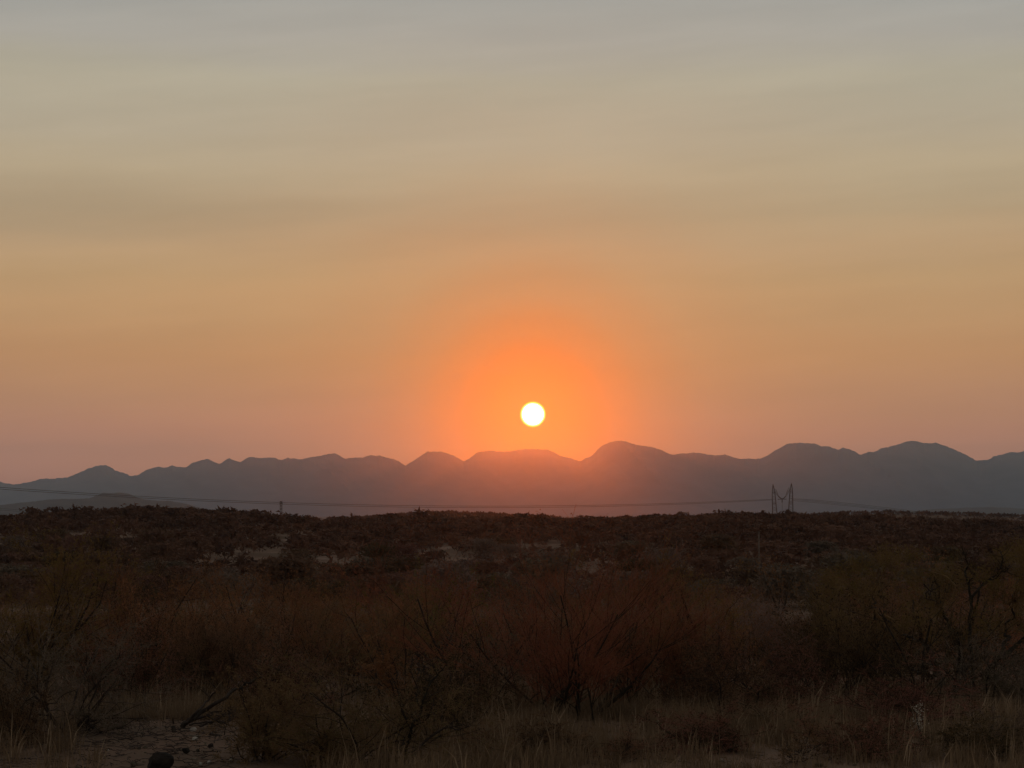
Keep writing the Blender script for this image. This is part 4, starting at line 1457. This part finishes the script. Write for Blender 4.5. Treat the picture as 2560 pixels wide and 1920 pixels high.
L1 = [(-420, 1183), (0, 1219), (350, 1239), (704, 1256.8), (850, 1261.5), (1180, 1266), (1400, 1264), (1650, 1258), (1932, 1248.6)]
L2 = [(-420, 1189), (0, 1223.5), (350, 1243), (704, 1260.6), (850, 1265.5), (1180, 1270), (1400, 1267.5), (1650, 1261), (1932, 1250.5)]
wire("upper of the two long cables sagging from the left edge to the big pylon", [(a, b__, dep(a)) for a, b__ in L1], 0.12)
wire("lower of the two long cables sagging from the left edge to the big pylon", [(a, b__, dep(a)) for a, b__ in L2], 0.12)
R1 = [(1978, 1246.5), (2040, 1250.5), (2120, 1258.5), (2200, 1268), (2280, 1277), (2400, 1292)]
R2 = [(1978, 1248.8), (2040, 1253.5), (2120, 1262), (2200, 1271), (2280, 1280), (2400, 1294)]
R3 = [(1978, 1251.5), (2040, 1256.5), (2120, 1265), (2200, 1273.5), (2280, 1282), (2400, 1296)]
for lb, R_ in (("topmost of the three cables dropping right from the big pylon", R1), ("middle one of the three cables dropping right from the big pylon", R2),
               ("lowest of the three cables dropping right from the big pylon", R3)):
    wire(lb, [(a, b__, 2000 + (a - 1978) * 0.6) for a, b__ in R_], 0.115)
wire("faint upper cable slipping behind the ridge at the far left", [(-300, 1255, 2600), (0, 1271, 2700), (60, 1276, 2730), (110, 1284, 2760)], 0.16)
wire("faint lower cable slipping behind the ridge at the far left", [(-300, 1259, 2600), (0, 1275, 2700), (60, 1280, 2730), (110, 1288, 2760)], 0.16)

# small distant pylon
D2 = 2600.0
px0 = 704.0
bz2 = gz((px0 - CX) / F * D2, D2)
sp = empty('pylon', ((px0 - CX) / F * D2, D2, bz2))
tag(sp, "small slender distant pylon behind the left end of the ridge", 'pylon')
t2 = ray(px0 - 0.5, 1253, D2)
legs, br = MB(), MB()
n_ = 16
R_ = []
for i in range(n_ + 1):
    f = i / n_
    w = 1.25 - 0.3 * f
    zc = (bz2 - 1) * (1 - f) + t2[2] * f
    R_.append([[t2[0] + sx * w, D2 + sy * w, zc] for sx, sy in ((1, 1), (-1, 1), (-1, -1), (1, -1))])
R_ = np.array(R_)
for k in range(4):
    legs.tube(R_[:, k], 0.30, 4)
for i in range(n_):
    for k in range(4):
        br.tube([R_[i, k], R_[i + 1, (k + 1) % 4]], 0.16, 3)
m1 = place(legs, 'mast', sp, M['steel'], sp.location)
place(br, 'lattice_bracing', m1, M['steel'], sp.location)
ca_ = MB()
ca_.tube([t2 + np.array([-1.9, 0, -3.0]), t2 + np.array([1.9, 0, -3.0])], 0.5, 4)
ca_.tube([t2 + np.array([-1.5, 0, -0.6]), t2 + np.array([1.5, 0, -0.6])], 0.45, 4)
place(ca_, 'crossarm', sp, M['steel'], sp.location)

# pale pole on the far slope
xp, yp, zp = at(1896.5, 300.0)
pl = empty('pole', (xp, yp, zp))
tag(pl, "tall thin pale pole standing on the slope below the big pylon", 'pole')
zt = ray(1896, 1334, 300)[2]
mb = MB()
mb.tube([(xp, yp, zp - 0.4), (xp - 0.01, yp, (zp + zt) / 2), (xp - 0.03, yp, zt)], [0.11, 0.09, 0.065], 10)
place(mb, 'shaft', pl, M['pole'], (xp, yp, zp), True)
mb = MB()
mb.tube([(xp - 0.03, yp, zt), (xp - 0.03, yp, zt + 0.28)], [0.09, 0.05], 8)
place(mb, 'cap', pl, M['insul'], (xp, yp, zp), True)

# where two things would share a label, say which is which by its place among them
groups = {}
for o in COL.objects:
    if o.parent is None and o.get('label') and o.get('category'):
        groups.setdefault(o['label'], []).append(o)
for lb, os_ in groups.items():
    if len(os_) > 1:
        os_.sort(key=lambda o: o.location.x / max(o.location.y, 1))
        words = {2: ('left one', 'right one'), 3: ('left one', 'middle one', 'right one')}.get(len(os_))
        if words and len(lb.split()) <= 14:
            for o, w in zip(os_, words):
                o['label'] = lb + ', ' + w
